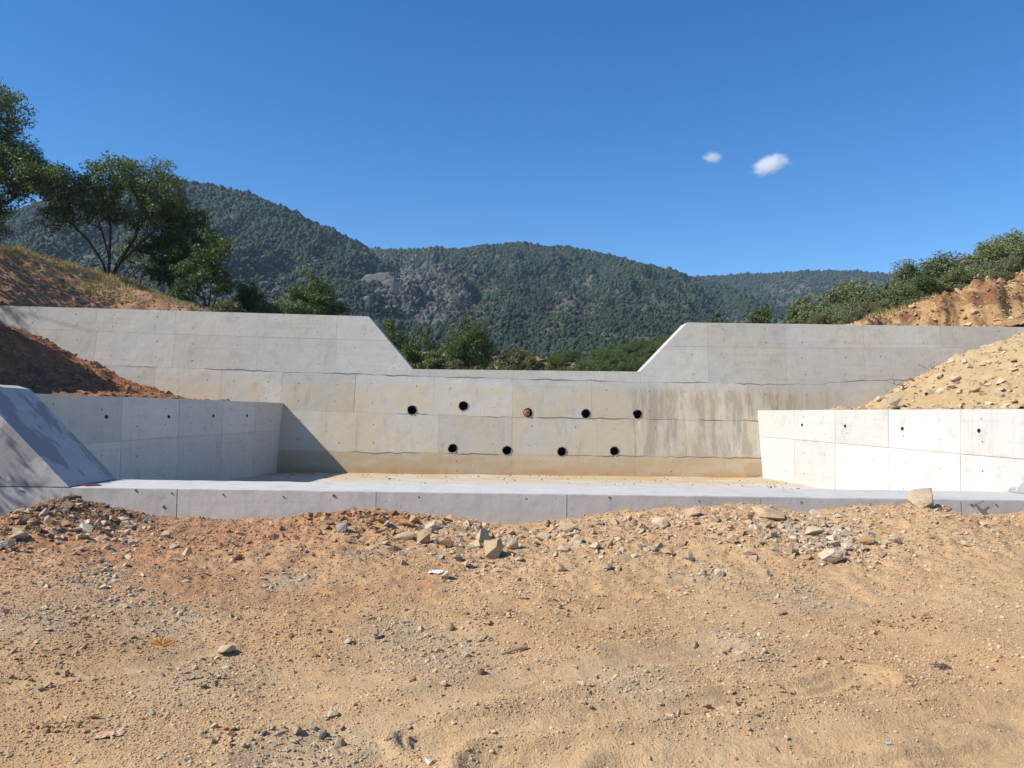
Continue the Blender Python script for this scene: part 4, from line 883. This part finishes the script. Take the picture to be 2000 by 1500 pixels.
SMESH = [bm_mesh('stone', norm_box(bumpy(b_.copy(), r, 1, .05), (2, 1.6, 1.3))) for b_ in HV]
for s_ in SMESH: s_.materials.append(MT['stone'])
PAL = dict(tan=(.45, .34, .215), cream=(.54, .455, .325), grey=(.42, .35, .255), blue=(.29, .295, .30), brown=(.25, .16, .10), red=(.30, .125, .06), dark=(.085, .06, .042), white=(.62, .55, .43), rose=(.42, .31, .235), orange=(.38, .235, .13))
NAMED = [
 (965, 1093, 62, 42, 'tan', 'big angular tan boulder at the front of the crest rubble'), (940, 1063, 48, 32, 'cream', 'pale block resting just behind the big angular tan boulder'),
 (1001, 1076, 34, 30, 'cream', 'rounded cream rock touching the right side of the big tan boulder'), (827, 1064, 30, 30, 'tan', 'upright tan rock below the right end of the red clods'),
 (845, 1036, 42, 16, 'cream', 'flat cream slab just right of the red clods'), (790, 1052, 42, 15, 'tan', 'long dull tan slab left of the upright tan rock'),
 (668, 1037, 26, 20, 'blue', 'single blue grey stone in front of the red clods'), (1800, 989, 54, 40, 'cream', 'large pale boulder perched on the dirt crest against the sill'),
 (1836, 994, 26, 13, 'white', 'white broken stone at the right foot of the perched boulder'), (1850, 1001, 18, 12, 'brown', 'brown chip below the white broken stone'),
 (1591, 1004, 20, 20, 'white', 'pale triangular stone leaning in a dip of the crest by the sill'), (1622, 1098, 56, 30, 'cream', 'broad beige boulder in front of the right hand stone heap'),
 (1588, 1050, 40, 22, 'cream', 'square beige block at the back of the right hand stone heap'), (1748, 1061, 28, 14, 'grey', 'flat purple grey stone lying right of the stone heap'),
 (1690, 1064, 44, 20, 'orange', 'brown orange slab in the middle of the stone heap'), (1655, 1078, 30, 18, 'cream', 'cream stone below the brown orange slab'),
 (1290, 1028, 40, 20, 'cream', 'cream slab tipped on the crest slope under the sill'), (1070, 1028, 22, 13, 'brown', 'rounded brown stone at the lowest part of the crest line'),
 (1426, 1064, 24, 22, 'rose', 'pointed rose grey stone standing in the rubble'), (1500, 1010, 70, 11, 'tan', 'wide half buried dusty slab on the top of the crest'),
 (36, 1055, 40, 20, 'cream', 'square pale block at the left end of the dark dirt heap'), (10, 1070, 30, 14, 'white', 'flat white stone at the very left of the dirt'),
 (168, 1043, 26, 24, 'white', 'round speckled cobble in front of the dark dirt heap'), (192, 1037, 22, 22, 'tan', 'round tan cobble touching the speckled cobble'),
 (86, 1007, 20, 15, 'white', 'white banded cobble high on the dark dirt heap'), (111, 1010, 19, 16, 'orange', 'orange brown cobble high on the dark dirt heap'),
 (94, 1022, 19, 14, 'grey', 'grey cobble just below the white banded cobble'), (54, 1005, 22, 10, 'tan', 'flat tan stone on the left shoulder of the dark heap'),
 (160, 1054, 32, 12, 'cream', 'thin cream flagstone under the speckled cobble'), (288, 1022, 30, 13, 'cream', 'tilted cream slate right of the dark dirt heap'),
 (328, 1051, 24, 15, 'tan', 'tan stone with a dark side right of the pale pebbles'), (281, 1011, 13, 9, 'grey', 'small pointed grey stone against the sill'),
 (247, 1046, 22, 11, 'white', 'whitish stone in the pale pebbles right of the dark heap'), (440, 1277, 42, 18, 'cream', 'flat pale slab pressed into the dirt right of the dry leaf'),
 (735, 1248, 22, 22, 'cream', 'upright pale stone at the left of the grey gravel patch'), (876, 1232, 30, 18, 'tan', 'rounded tan stone at the top of the grey gravel patch'),
 (680, 1258, 24, 12, 'grey', 'long grey stone with a dark end left of the upright pale stone'), (940, 1318, 20, 13, 'brown', 'lone brown stone below the grey gravel patch'),
 (806, 1332, 18, 10, 'red', 'lone reddish stone below the gravel patch'), (866, 1340, 16, 12, 'tan', 'lone pointed tan stone in the middle of the near dirt'),
 (663, 1464, 24, 26, 'grey', 'dark sided angular stone near the bottom edge of the picture'), (630, 1448, 22, 20, 'grey', 'grey stone just left of the dark sided angular stone'),
 (580, 1437, 22, 16, 'tan', 'tan stone in the near gravel row left of the angular stones'), (650, 1402, 26, 13, 'cream', 'pale pointed stone above the near gravel row'),
 (1275, 1078, 26, 12, 'cream', 'sunlit white faced stone in the crest rubble left of the pointed stone'), (1215, 1080, 28, 12, 'grey', 'smooth grey cobble in the middle of the crest rubble'),
 (1160, 1072, 26, 14, 'cream', 'cream stone with a dark right side in the crest rubble'), (1092, 1116, 32, 16, 'tan', 'tan stone below the big boulder with a shaded underside'),
 (1185, 1112, 28, 12, 'rose', 'rose grey stone in front of the smooth grey cobble'), (1375, 1125, 18, 16, 'cream', 'left one of a pair of cream stones in front of the rubble'),
 (1405, 1127, 22, 18, 'cream', 'right one of a pair of cream stones in front of the rubble'), (1525, 1198, 28, 8, 'brown', 'thin brown sliver lying alone in the right hand dirt'), (1023, 1172, 22, 12, 'rose', 'pale rose stone alone in the dirt below the big boulder')]

def put_stone(name, label, cat, pos, w, h, col, me, group=None, sink=.25, flat=None):
    o = link(name, me, None, None, None); tag(o, label, cat, group)
    t_ = random.uniform(.85, 1.1); o.color = (*[c * t_ for c in col], 1)
    o.rotation_euler = (random.uniform(-.25, .25), random.uniform(-.25, .25), random.uniform(0, 6.28))
    zs = max(.35, min(1.6, h / w)) ; o.scale = (w / 2, w / 2 * random.uniform(.75, 1), w / 2 * zs * 1.45)
    o.location = (pos[0], pos[1], pos[2] + h * (.5 - sink)); return o
NP = []; NAMES = []
CN = dict(tan='tan', cream='cream', grey='grey', blue='blue grey', brown='brown', red='reddish', dark='dark', white='whitish', rose='rosy', orange='orange brown')
TAKEN = set()
def near_label(px, py, w, col, noun):
    d, a, b_, nm = min((math.hypot(px - a, (py - b_) * 2), a, b_, nm) for a, b_, nm in NAMES)
    if d > 170: return None
    rel = ('right of' if px > a else 'left of') if abs(px - a) > abs(py - b_) * 1.6 else ('in front of' if py > b_ else 'behind')
    return f"{'small' if w < 15 else 'larger'} {CN[col]} {noun} {rel} the {nm}"
for (px, py, w, h, c, lab) in NAMED:
    p = ray_hit(px, py - h * .12); s = p.y / F; NP.append((p.x, p.y, w * s)); NAMES.append((px, py, re.split(r' (?:at|resting|touching|below|just|left|right|in|perched|leaning|on|under|standing|high|lying|pressed|with|alone|half|above|tipped|against)\b', lab)[0]))
    rr = np.random.default_rng(int(px * 7 + py)); me = bm_mesh('stone', norm_box(bumpy(hull(rr, 14, (1, .85, .68)), rr, 2, .07), (2, 1.75, 1.38))); me.materials.append(MT['stone'])
    put_stone('boulder' if w > 34 else 'stone', lab, 'boulder' if w > 34 else 'stone', p, w * s * .95, h * s * 1.1, PAL[c], me)
def free(x, y, w): return all((x - a) ** 2 + (y - b_) ** 2 > (.5 * (w + c)) ** 2 for a, b_, c in NP)
def many(n, region, wr, cols, label, group, name='stone', cat='stone', f=ground_z, y1=12.0, sink=.3):
    k = 0; tries = 0
    while k < n and tries < n * 8:
        tries += 1; px, py = region(); p = ray_hit(px, py, f, 2.0 if f is ground_z else 12.3, y1); w = random.uniform(*wr) ** 1.0 * p.y / F
        if not free(p.x, p.y, w): continue
        NP.append((p.x, p.y, w)); cc = random.choice(cols); nl = near_label(px, py, w * F / p.y, cc, name) if f is ground_z else None; lb = nl or f"{'small' if w * F / p.y < 15 else 'larger'} {CN[cc]} {label}" + ('' if f is ground_z else ', low down' if py > 768 else ', half way up' if py > 730 else ', high up'); put_stone(name, lb, cat, p, w, w * random.uniform(.45, .8), PAL[cc], random.choice(SMESH), ('stones by the ' + nl.split(' the ', 1)[1]) if nl else group, sink); k += 1
G = random.gauss; U = random.uniform
crest_y = lambda px: np.interp(px, CREST[:, 0], CREST[:, 1])
def near_crest(x0, x1, d0, d1):
    def f():
        px = U(x0, x1); return px, crest_y(px) + 6 + abs(G(0, 1)) * (d1 - d0) * .5 + d0
    return f
many(34, lambda: (G(720, 55), crest_y(720) + abs(G(4, 12))), (12, 26), ['red', 'red', 'orange'], 'clod in the red heap on the crest', 'red clods on the crest', 'clod', 'clod')
many(8, lambda: (G(140, 9), G(986, 5)), (14, 30), ['dark'], 'damp clod on top of the dark dirt heap', 'dark clods on the heap', 'clod', 'clod', sink=.1)
many(18, lambda: (G(120, 50), G(995, 9)), (9, 22), ['dark', 'dark', 'brown'], 'clod on the back of the dark dirt heap', 'dark clods across the heap', 'clod', 'clod')
many(5, lambda: (G(224, 8), G(1002, 4)), (12, 22), ['dark'], 'clod at the right shoulder of the dark dirt heap', 'dark clods on the shoulder of the heap', 'clod', 'clod', sink=.1)
many(26, lambda: (U(30, 290), G(1035, 16)), (11, 24), ['grey', 'cream', 'tan', 'brown', 'white'], 'cobble on the dark dirt heap at the left', 'cobbles of the dark dirt heap')
many(26, lambda: (G(205, 24), G(1135, 22)), (8, 17), ['grey', 'white', 'cream'], 'stone in the gravel patch at the left', 'stones of the left gravel patch')
many(60, near_crest(820, 1600, 0, 90), (11, 32), ['cream', 'tan', 'rose', 'orange', 'cream'], 'broken stone in the rubble along the crest', 'stones of the crest rubble')
many(32, lambda: (G(1630, 55), G(1065, 18)), (11, 30), ['cream', 'grey', 'white', 'tan', 'rose'], 'stone of the heap on the right side of the dirt', 'stones of the right hand heap')
many(24, lambda: (G(880, 50), G(1245, 20)), (8, 15), ['grey', 'cream', 'white'], 'stone of the grey gravel patch in mid dirt', 'stones of the middle gravel patch')
many(26, lambda: (U(300, 680), G(1445, 14) - 0), (10, 20), ['grey', 'cream', 'tan', 'brown'], 'stone in the gravel row near the bottom edge', 'stones of the near gravel row')
many(24, lambda: (U(30, 520), U(1080, 1220)), (9, 18), ['cream', 'grey', 'tan', 'white'], 'stone half sunk in the reddish dirt at the left', 'stones in the left dirt')
many(22, lambda: (U(550, 1950), U(1130, 1400)), (8, 14), ['tan', 'brown', 'cream', 'rose'], 'stone lying singly in the open dirt', 'single stones in the open dirt')
many(30, lambda: (U(1700, 2000), U(690, 795)), (9, 24), ['cream', 'tan', 'cream', 'white'], 'angular stone on the tan rubble slope behind the right wall', 'stones of the rubble slope', f=right_z, y1=25.4)
p = ray_hit(1750, 795, right_z, 12.3, 25.4); put_stone('boulder', 'big pale boulder at the foot of the rubble slope', 'boulder', p, .55, .42, PAL['cream'], SMESH[3], None, .1)

def pebbles(name, label, X, Y, sz, zf, cols, sink=.2, seed=1, rough=1.0):
    r = np.random.default_rng(seed); n = len(X); Z = zf(X, Y); VS, FS, TS = [], [], []; off = 0; which = r.integers(0, len(HT), n); cols = np.array(cols)
    for t, (hv, hf) in enumerate(HT):
        idx = np.where(which == t)[0]; k = len(idx)
        if not k: continue
        a = r.uniform(0, 6.283, k); ca, sa = np.cos(a), np.sin(a); tl = r.normal(0, .3, k); sc = sz[idx][:, None, None] * .5
        v = np.repeat(hv[None], k, 0) * sc * np.stack([np.ones(k), r.uniform(.7, 1, k), r.uniform(.55, 1.1, k)], 1)[:, None, :]
        x = v[..., 0] * ca[:, None] - v[..., 1] * sa[:, None]; y = v[..., 0] * sa[:, None] + v[..., 1] * ca[:, None]; z = v[..., 2] + x * tl[:, None]
        v = np.stack([x + X[idx][:, None], y + Y[idx][:, None], z + (Z[idx] + sz[idx] * (.22 - sink))[:, None]], -1)
        VS.append(v.reshape(-1, 3)); FS.append((hf[None] + (np.arange(k) * len(hv))[:, None, None] + off).reshape(-1, 3)); off += k * len(hv)
        c = cols[r.integers(0, len(cols), k)] * r.uniform(.8, 1.15, (k, 1)); TS.append(np.repeat(c, len(hv), 0))
    o = link(name, mesh_np(name, np.concatenate(VS), np.concatenate(FS), False, dict(tint=np.concatenate(TS))), MT['pebble']); tag(o, label, kind='stuff'); return o
# open dirt
r = np.random.default_rng(8); n = 60000
Y = np.exp(r.uniform(math.log(2.6), math.log(11.2), n)); X = r.uniform(-.74, .74, n) * Y
patch = np.zeros(n)
for a, b_, rr in GREY:
    p1 = on_z(a, b_, .4); patch = np.maximum(patch, np.exp(-(((X - p1.x) / rr) ** 2 + ((Y - p1.y) / (rr * 1.3)) ** 2)))
dens = .14 + .5 * sstep(.0, .6, fbm(X * 1.2, Y * 1.2, 91, 3)) + .55 * sstep(8.0, 9.6, Y) + .3 * sstep(-.5, -4, X) * sstep(5, 8, Y) + .9 * patch
for pts, w, dpt in RUTW: dens = dens * (1 - .75 * np.exp(-(seg_dist(X, Y, pts) / (w * 1.2)) ** 2))
k = r.random(n) < dens * .62; X, Y, patch = X[k], Y[k], patch[k]
sz = np.clip(r.lognormal(math.log(.013), .55, len(X)), .006, .07) * (.6 + .11 * Y) * (1 + .35 * patch)
isg = r.random(len(X)) < patch * .9
soilc = [(.41, .27, .15), (.45, .32, .19), (.34, .2, .105), (.5, .39, .26), (.38, .24, .13), (.47, .41, .32)]
pebbles('pebbles', 'fine tan gravel strewn over the dirt', X[~isg], Y[~isg], sz[~isg], ground_z, soilc, .18, 3)
pebbles('grey_gravel', 'grey gravel patches in the dirt', X[isg], Y[isg], sz[isg] * 1.1, ground_z, [PAL['grey'], (.48, .40, .29), (.34, .275, .195), (.50, .43, .32)], .15, 4)
# medium rubble along the crest and in the heaps
def patchy(n, cx_, cy_, sx_, sy_, sd):
    r = np.random.default_rng(sd); return hits(r.normal(cx_, sx_, n), r.normal(cy_, sy_, n))
r = np.random.default_rng(18); n = 7000; px = r.uniform(0, 2000, n); dpx = np.abs(r.normal(0, 42, n)) + 1; wgt = np.interp(px, [0, 250, 300, 600, 780, 900, 1650, 1720, 2000], [.9, .8, .35, .35, .8, 1, 1, .4, .3])
k = r.random(n) < wgt; px, dpx = px[k], dpx[k]; X, Y = hits(px, crest_y(px) + dpx)
sz = np.clip(r.lognormal(math.log(.052), .6, len(X)), .018, .2); tn = [PAL['cream'], (.52, .42, .28), PAL['tan'], (.46, .35, .22), (.40, .27, .17), (.44, .33, .26), (.50, .42, .30)]
lf = X < -4.6; rd = (X > -3.4) & (X < -1.0)
mid = ~lf & ~rd
pebbles('crest_rubble', 'broken tan stones of all sizes along the dirt crest', X[mid], Y[mid], sz[mid], ground_z, tn, .2, 21)
pebbles('dark_heap_rubble', 'cobbles and dark earth crumbs of the dirt heap at the left', X[lf], Y[lf], sz[lf] * 1.1, ground_z, [(.10, .06, .036), (.12, .07, .042), PAL['grey'], PAL['cream'], (.16, .095, .055), (.085, .052, .032), (.11, .065, .04), (.13, .08, .046)], .15, 22)
pebbles('red_rubble', 'red earth crumbs and stones of the clod heap', X[rd], Y[rd], sz[rd], ground_z, [PAL['red'], (.36, .19, .1), PAL['orange'], (.33, .15, .075), PAL['tan']], .15, 23)
X, Y = patchy(420, 1630, 1066, 60, 18, 24); pebbles('heap_rubble', 'broken stones packed in the right hand heap', X, Y, np.random.default_rng(25).uniform(.03, .11, len(X)), ground_z, [PAL['cream'], PAL['grey'], PAL['white'], PAL['tan'], PAL['rose']], .15, 25)
X, Y = patchy(260, 720, 1003, 55, 6, 26); pebbles('red_clod_crumbs', 'red crumbs piled on the crest clod heap', X, Y, np.random.default_rng(27).uniform(.04, .13, len(X)), ground_z, [PAL['red'], (.33, .15, .075), PAL['orange']], .05, 27)
# grit: crumbs of the same soil, everywhere
r = np.random.default_rng(44); n = 520000; Y = np.exp(r.uniform(math.log(2.5), math.log(10.6), n)); X = r.uniform(-.76, .76, n) * Y
dn = .5 + .5 * fbm(X * 1.6, Y * 1.6, 97, 3) + .25 * fbm(X * 6, Y * 6, 98, 2)
for pts, w, dpt in RUTW: dn = dn * (1 - 1.0 * np.exp(-(seg_dist(X, Y, pts) / (w * 1.25)) ** 2))
k = r.random(n) < np.clip(dn, .05, 1); X, Y = X[k], Y[k]; sz = np.clip(r.lognormal(math.log(.0021), .6, len(X)), .0011, .012) * (.45 + .17 * Y)
gm_ = Mat('soil_crumb'); gr = gm_.n('ShaderNodeObjectInfo').outputs['Random']; gp = gm_.noise(gm_.n('ShaderNodeObjectInfo').outputs['Location'], .5, 4)
gcol = gm_.mix(gr, (.36, .22, .11), (.58, .43, .26)); gcol = gm_.mix(gm_.rng(gp, .48, .65, 0, .45), gcol, (.38, .225, .12)); an_ = gm_.n('ShaderNodeAttribute'); an_.attribute_type = 'INSTANCER'; an_.attribute_name = 'redness'; gcol = gm_.mix(an_.outputs['Fac'], gcol, gm_.mix(gr, (.33, .155, .072), (.47, .28, .15))); GRM = gm_.done(gcol, .95)
dot_field('grit', 'fine crumbly soil and grit covering the dirt', np.c_[X, Y, ground_z(X, Y) + sz * .25], sz, GRM, 1, .9, 1.4, (.5, .9), 71, True, red_at(X, Y))
# dense gravel in the patches, and crusts of broken soil
XS, YS, ZS = [], [], []; rr9 = np.random.default_rng(63)
for a, b_, rad_ in GREY:
    n = int(420 * rad_); s_ = rad_ * 72; x_, y_ = hits(rr9.normal(a, s_, n), rr9.normal(b_, s_ * .3, n)); XS.append(x_); YS.append(y_); ZS.append(np.clip(rr9.lognormal(math.log(.017), .55, n), .007, .06) * (.45 + .1 * y_))
pebbles('patch_gravel', 'beige grey gravel lying thick in patches of the dirt', np.concatenate(XS), np.concatenate(YS), np.concatenate(ZS), ground_z, [PAL['grey'], PAL['cream'], (.46, .39, .28), (.36, .29, .2), PAL['white'], (.42, .31, .2)], .12, 64)
XS, YS, ZS = [], [], []
for a, b_, sx_, sy_ in [(1520, 1275, 60, 16), (1650, 1262, 45, 12), (1760, 1215, 40, 10), (1690, 1225, 60, 10), (1640, 1300, 50, 6), (1700, 1340, 40, 12), (1500, 1360, 50, 8), (1400, 1380, 60, 10), (1290, 1410, 60, 8), (1100, 1180, 40, 8), (1150, 1195, 60, 8), (960, 1210, 40, 8), (620, 1290, 60, 14), (620, 1240, 60, 10), (430, 1330, 40, 10), (90, 1330, 50, 14), (40, 1290, 40, 10), (130, 1420, 40, 10), (240, 1260, 60, 10), (150, 1220, 60, 10), (1850, 1330, 60, 8), (1900, 1290, 60, 10), (1250, 1240, 50, 8), (500, 1440, 60, 8)]:
    n = 55; x_, y_ = hits(rr9.normal(a, sx_, n), rr9.normal(b_, sy_, n)); XS.append(x_); YS.append(y_); ZS.append(np.clip(rr9.lognormal(math.log(.03), .5, n), .012, .09) * (.5 + .08 * y_))
pebbles('soil_crust', 'broken crusts of tan soil with dark gaps under them', np.concatenate(XS), np.concatenate(YS), np.concatenate(ZS), ground_z, [(.40, .25, .125), (.36, .215, .105), (.44, .29, .15), (.31, .18, .09)], .06, 65)
# rubble slope, red bank, rock cut
X = r.uniform(8.8, 18, 9000); Y = r.uniform(13.6, 25.3, 9000); k = (X > 8.33 + .137 * (24.35 - Y) + .7) & (r.random(9000) < .35 + .6 * sstep(-.1, .5, fbm(X * .7, Y * .7, 95, 3))); X, Y = X[k], Y[k]
pebbles('rubble', 'loose tan stones covering the rubble slope', X, Y, np.clip(r.lognormal(math.log(.075), .65, len(X)), .03, .42), right_z, [PAL['cream'], PAL['tan'], (.46, .35, .2), (.5, .4, .26)], .2, 5)
X = r.uniform(-17.5, -7.4, 9000); Y = r.uniform(13.6, 24.4, 9000); k = X < XLW - .137 * (23.75 - Y) - .65; X, Y = X[k], Y[k]; pebbles('earth_clods', 'red earth clods on the fill against the dam', X, Y, np.clip(r.lognormal(math.log(.07), .6, len(X)), .025, .32), left_z, [PAL['red'], (.24, .10, .05), (.32, .15, .075), (.2, .08, .04)], .2, 6)
X = r.uniform(11, 24, 3600); Y = r.uniform(28.2, 30.6, 3600); pebbles('rock_cut_rubble', 'orange broken rock in the cut bank', X, Y, np.clip(r.lognormal(math.log(.10), .6, len(X)), .04, .45), up_z, [(.40, .27, .13), (.45, .34, .2), (.24, .135, .07), (.5, .42, .29), (.16, .09, .05)], .2, 7)
X = r.uniform(-24, -9, 5000); Y = r.uniform(26.2, 31, 5000); pebbles('bank_clods', 'brown clods and stones on the left bank', X, Y, np.clip(r.lognormal(math.log(.07), .5, len(X)), .03, .3), up_z, [(.26, .13, .065), (.3, .17, .09), (.2, .1, .05), (.36, .26, .16)], .2, 8)
X = np.r_[r.uniform(-6.5, 8, 160), r.uniform(7, 8.3, 40)]; Y = np.r_[r.uniform(20.5, 23.9, 160), r.uniform(18, 23, 40)]
pebbles('basin_debris', 'small dark crumbs scattered on the basin floor', X, Y, r.uniform(.03, .10, len(X)), lambda X, Y: X * 0, [(.16, .13, .1), (.25, .2, .15), (.1, .08, .065)], .05, 9)

# ------------------------------------------------------------------ odds and ends
def crumple(name, label, cat, px, py, w, d, h, mat, seed, rz=0):
    p = ray_hit(px, py); n = 12; bm = bmesh.new(); rr = random.Random(seed); o3 = Vector((seed, seed * 2, 0))
    vs = [[None] * n for _ in range(n)]
    for i in range(n):
        for j in range(n):
            u_, v_ = i / (n - 1) - .5, j / (n - 1) - .5; q = Vector((u_ * w, v_ * d, 0))
            e = 1 + .35 * mnoise.noise(Vector((math.atan2(v_, u_ + 1e-6) * 1.3, seed, 0)))
            vs[i][j] = bm.verts.new((q.x * e, q.y * e, h * (.35 + .9 * abs(mnoise.fractal(q * (6 / w * .7) + o3, 1, 2, 3)))))
    for i in range(n - 1):
        for j in range(n - 1): bm.faces.new((vs[i][j], vs[i + 1][j], vs[i + 1][j + 1], vs[i][j + 1]))
    o = link(name, bm_mesh(name, bm), mat, None, p); o.rotation_euler = (0, 0, rz); sm = o.modifiers.new('thickness', 'SOLIDIFY'); sm.thickness = .002
    return tag(o, label, cat)
crumple('plastic_scrap', 'crumpled white plastic scrap on the dirt below the upright tan rock', 'scrap', 852, 1119, .13, .13, .016, MT['white'], 3)
crumple('cloth_scrap', 'crumpled pale orange plastic strip in the dirt at the lower left', 'scrap', 215, 1440, .13, .07, .016, plain('orange_scrap', (0.62, 0.37, 0.22), .6, .2), 9, .4)
crumple('plastic_scrap', 'flat grey blue plastic scrap in the dirt at the lower right', 'scrap', 1735, 1453, .04, .03, .006, plain('blue_scrap', (0.40, 0.40, 0.40), .6, .2), 14, .2)
p = ray_hit(317, 1262); bm = bmesh.new()                       # dry fan-shaped plant
for k in range(34):
    a = random.uniform(.1, 3.04); L = random.uniform(.06, .10); tip = Vector((math.cos(a) * L * 1.1, random.uniform(-.02, .03), math.sin(a) * L * .65 + .016)); s = Vector((math.sin(a), 0, -math.cos(a))) * .004
    v = [bm.verts.new(q) for q in (-s * .4, s * .4, tip * .7 + s, tip, tip * .7 - s)]; bm.faces.new(v)
o = link('dry_plant', bm_mesh('dry_plant', bm), plain('dry_plant_straw', (0.66, 0.36, 0.09), .9, .2), None, p); tag(o, 'small fan of dry yellow orange straw on the near dirt', 'dry plant')
def rod(name, label, cat, pts, rad, mat, n=7):
    c = Vector(pts[0]); bm = bmesh.new(); tube(bm, [Vector(q) - c for q in pts], rad, n); o = link(name, bm_mesh(name, bm), mat, None, c); return tag(o, label, cat)
a, b_ = ray_hit(978, 1282), ray_hit(1030, 1270); rod('stick', 'short bare stick lying on the dirt below the grey gravel', 'stick', [a + V((0, 0, .012)), (a + b_) / 2 + V((0, 0, .018)), b_ + V((0, 0, .018))], [.006, .011, .014], plain('stick_wood', (.36, .25, .15), .9))
p = ray_hit(1845, 1308); root = empty('wire_scrap', p); tag(root, 'tangle of thin grey wire lying on the dirt at the right', 'wire')
for k in range(9):
    q = V((G(0, .02), G(0, .02), .01)); d = V((math.cos(k * .9), math.sin(k * .9) * .8, random.uniform(-.1, .2))) * random.uniform(.04, .07)
    bm = bmesh.new(); tube(bm, [q - d, q + V((0, 0, .012)), q + d], [.0025] * 3, 5); link('wire', bm_mesh('wire', bm), MT['steel'], root)
a = at(1904, 985, SYF - .05); b_ = at(1942, 1013, SYF - .35); rod('steel_rod', 'dark steel rod leaning against the front of the sill at the right', 'rod', [a, (a + b_) / 2, b_ + V((.05, -.05, -.1))], [.016] * 3, MT['steel'])
a2 = at(1922, 979, SYF - .06); rod('steel_rod', 'short thin rod crossing the top of the leaning steel rod', 'rod', [a + V((0, -.02, 0)), a2], [.006, .005], MT['steel'])
for (px, py, lab, sd, hh) in ((1800, 733, 'dead upright twig on the rim of the rubble slope', 4, .45), (1748, 762, 'dead branching twig lower on the rim of the rubble slope', 8, .5)):
    X_ = dam_pt(px, py)[0]; Yt = DY0 + DK * X_ + .3; zt = float(right_z(np.array([X_]), np.array([Yt]))[0]); rr = np.random.default_rng(sd)
    tips = np.c_[rr.normal(0, .22, 9), rr.normal(0, .08, 9), rr.uniform(.15, hh, 9)]
    pos, par, rad, _ = skeleton([[(0, 0, -.1), (0.02, 0, .1), (.03, 0, .22)]], tips, rr, .006)
    o = link('dead_twig', wood_mesh('dead_twig', pos, par, rad), MT['twig'], None, (X_, Yt - .25, zt)); tag(o, lab, 'twig')
bm = bmesh.new()                                               # red stain where the wing meets the sill
cpt = at(172, 943, SYF + .35)
n = 22; poly = [(.17 * math.cos(6.283 * k / n) * random.uniform(.7, 1.2), .12 * math.sin(6.283 * k / n) * random.uniform(.7, 1.2)) for k in range(n)]
prism(bm, poly, lambda q: (q[0], q[1], .004), lambda q: (q[0], q[1], -.02))
o = link('paint_stain', bm_mesh('paint_stain', bm), plain('red_paint', (.17, .035, .04), .8), None, (-6.5, SYF + .3, SZ + .012)); tag(o, 'dark red paint stain on the sill at the foot of the end wing', 'stain')

# ------------------------------------------------------------------ two small clouds
def cloud_mat(name, dens, seed):
    m = bpy.data.materials.new(name); m.use_nodes = True; t = m.node_tree; t.nodes.remove(t.nodes['Principled BSDF']); pv = t.nodes.new('ShaderNodeVolumePrincipled')
    tc = t.nodes.new('ShaderNodeTexCoord'); nz = t.nodes.new('ShaderNodeTexNoise'); nz.noise_dimensions = '4D'; nz.inputs['W'].default_value = seed; nz.inputs['Scale'].default_value = 2.6; nz.inputs['Detail'].default_value = 9; nz.inputs['Roughness'].default_value = .68
    t.links.new(tc.outputs['Object'], nz.inputs['Vector'])
    ln = t.nodes.new('ShaderNodeVectorMath'); ln.operation = 'LENGTH'; t.links.new(tc.outputs['Object'], ln.inputs[0])
    mr = t.nodes.new('ShaderNodeMapRange'); t.links.new(ln.outputs['Value'], mr.inputs[0]); mr.inputs[1].default_value = .15; mr.inputs[2].default_value = 1.0; mr.inputs[3].default_value = .34; mr.inputs[4].default_value = -.22
    ad = t.nodes.new('ShaderNodeMath'); ad.operation = 'ADD'; t.links.new(nz.outputs[0], ad.inputs[0]); t.links.new(mr.outputs[0], ad.inputs[1])
    m2 = t.nodes.new('ShaderNodeMapRange'); t.links.new(ad.outputs[0], m2.inputs[0]); m2.inputs[1].default_value = .5; m2.inputs[2].default_value = .8; m2.inputs[3].default_value = 0; m2.inputs[4].default_value = dens
    t.links.new(m2.outputs[0], pv.inputs['Density']); pv.inputs['Color'].default_value = (1, 1, 1, 1); pv.inputs['Anisotropy'].default_value = .0
    t.links.new(pv.outputs[0], t.nodes['Material Output'].inputs['Volume']); return m
for (px, py, w, h, rot, sd, lab) in ((1392, 308, 62, 34, .0, 2.0, 'smaller and left of the two small white clouds'), (1504, 322, 118, 58, -.25, 7.3, 'larger wispy cloud to the right of the small one')):
    Yc_ = 2600; p = at(px, py, Yc_); bm = bmesh.new(); bmesh.ops.create_icosphere(bm, subdivisions=3, radius=1)
    o = link('cloud', bm_mesh('cloud', bm, True), cloud_mat('cloud_vapour', .034, sd), None, p); o.scale = (w / 2 * Yc_ / F, w / 2.6 * Yc_ / F, h / 2 * Yc_ / F); o.rotation_euler = (0, rot, 0)
    tag(o, lab, 'cloud', 'clouds'); 

# ------------------------------------------------------------------ the air
bm = bmesh.new(); bmesh.ops.create_cube(bm, size=1.0)
hz = link('haze', bm_mesh('haze', bm), None, None, (0, 0, 180)); hz.scale = (5000, 5000, 374.3); tag(hz, 'thin bluish air that softens the far hills', kind='stuff')
hm_ = bpy.data.materials.new('haze_air'); hm_.use_nodes = True; t = hm_.node_tree; t.nodes.remove(t.nodes['Principled BSDF']); pv = t.nodes.new('ShaderNodeVolumePrincipled')
pv.inputs['Color'].default_value = (.55, .72, 1, 1); pv.inputs['Density'].default_value = .00012; t.links.new(pv.outputs[0], t.nodes['Material Output'].inputs['Volume']); hz.data.materials.append(hm_)
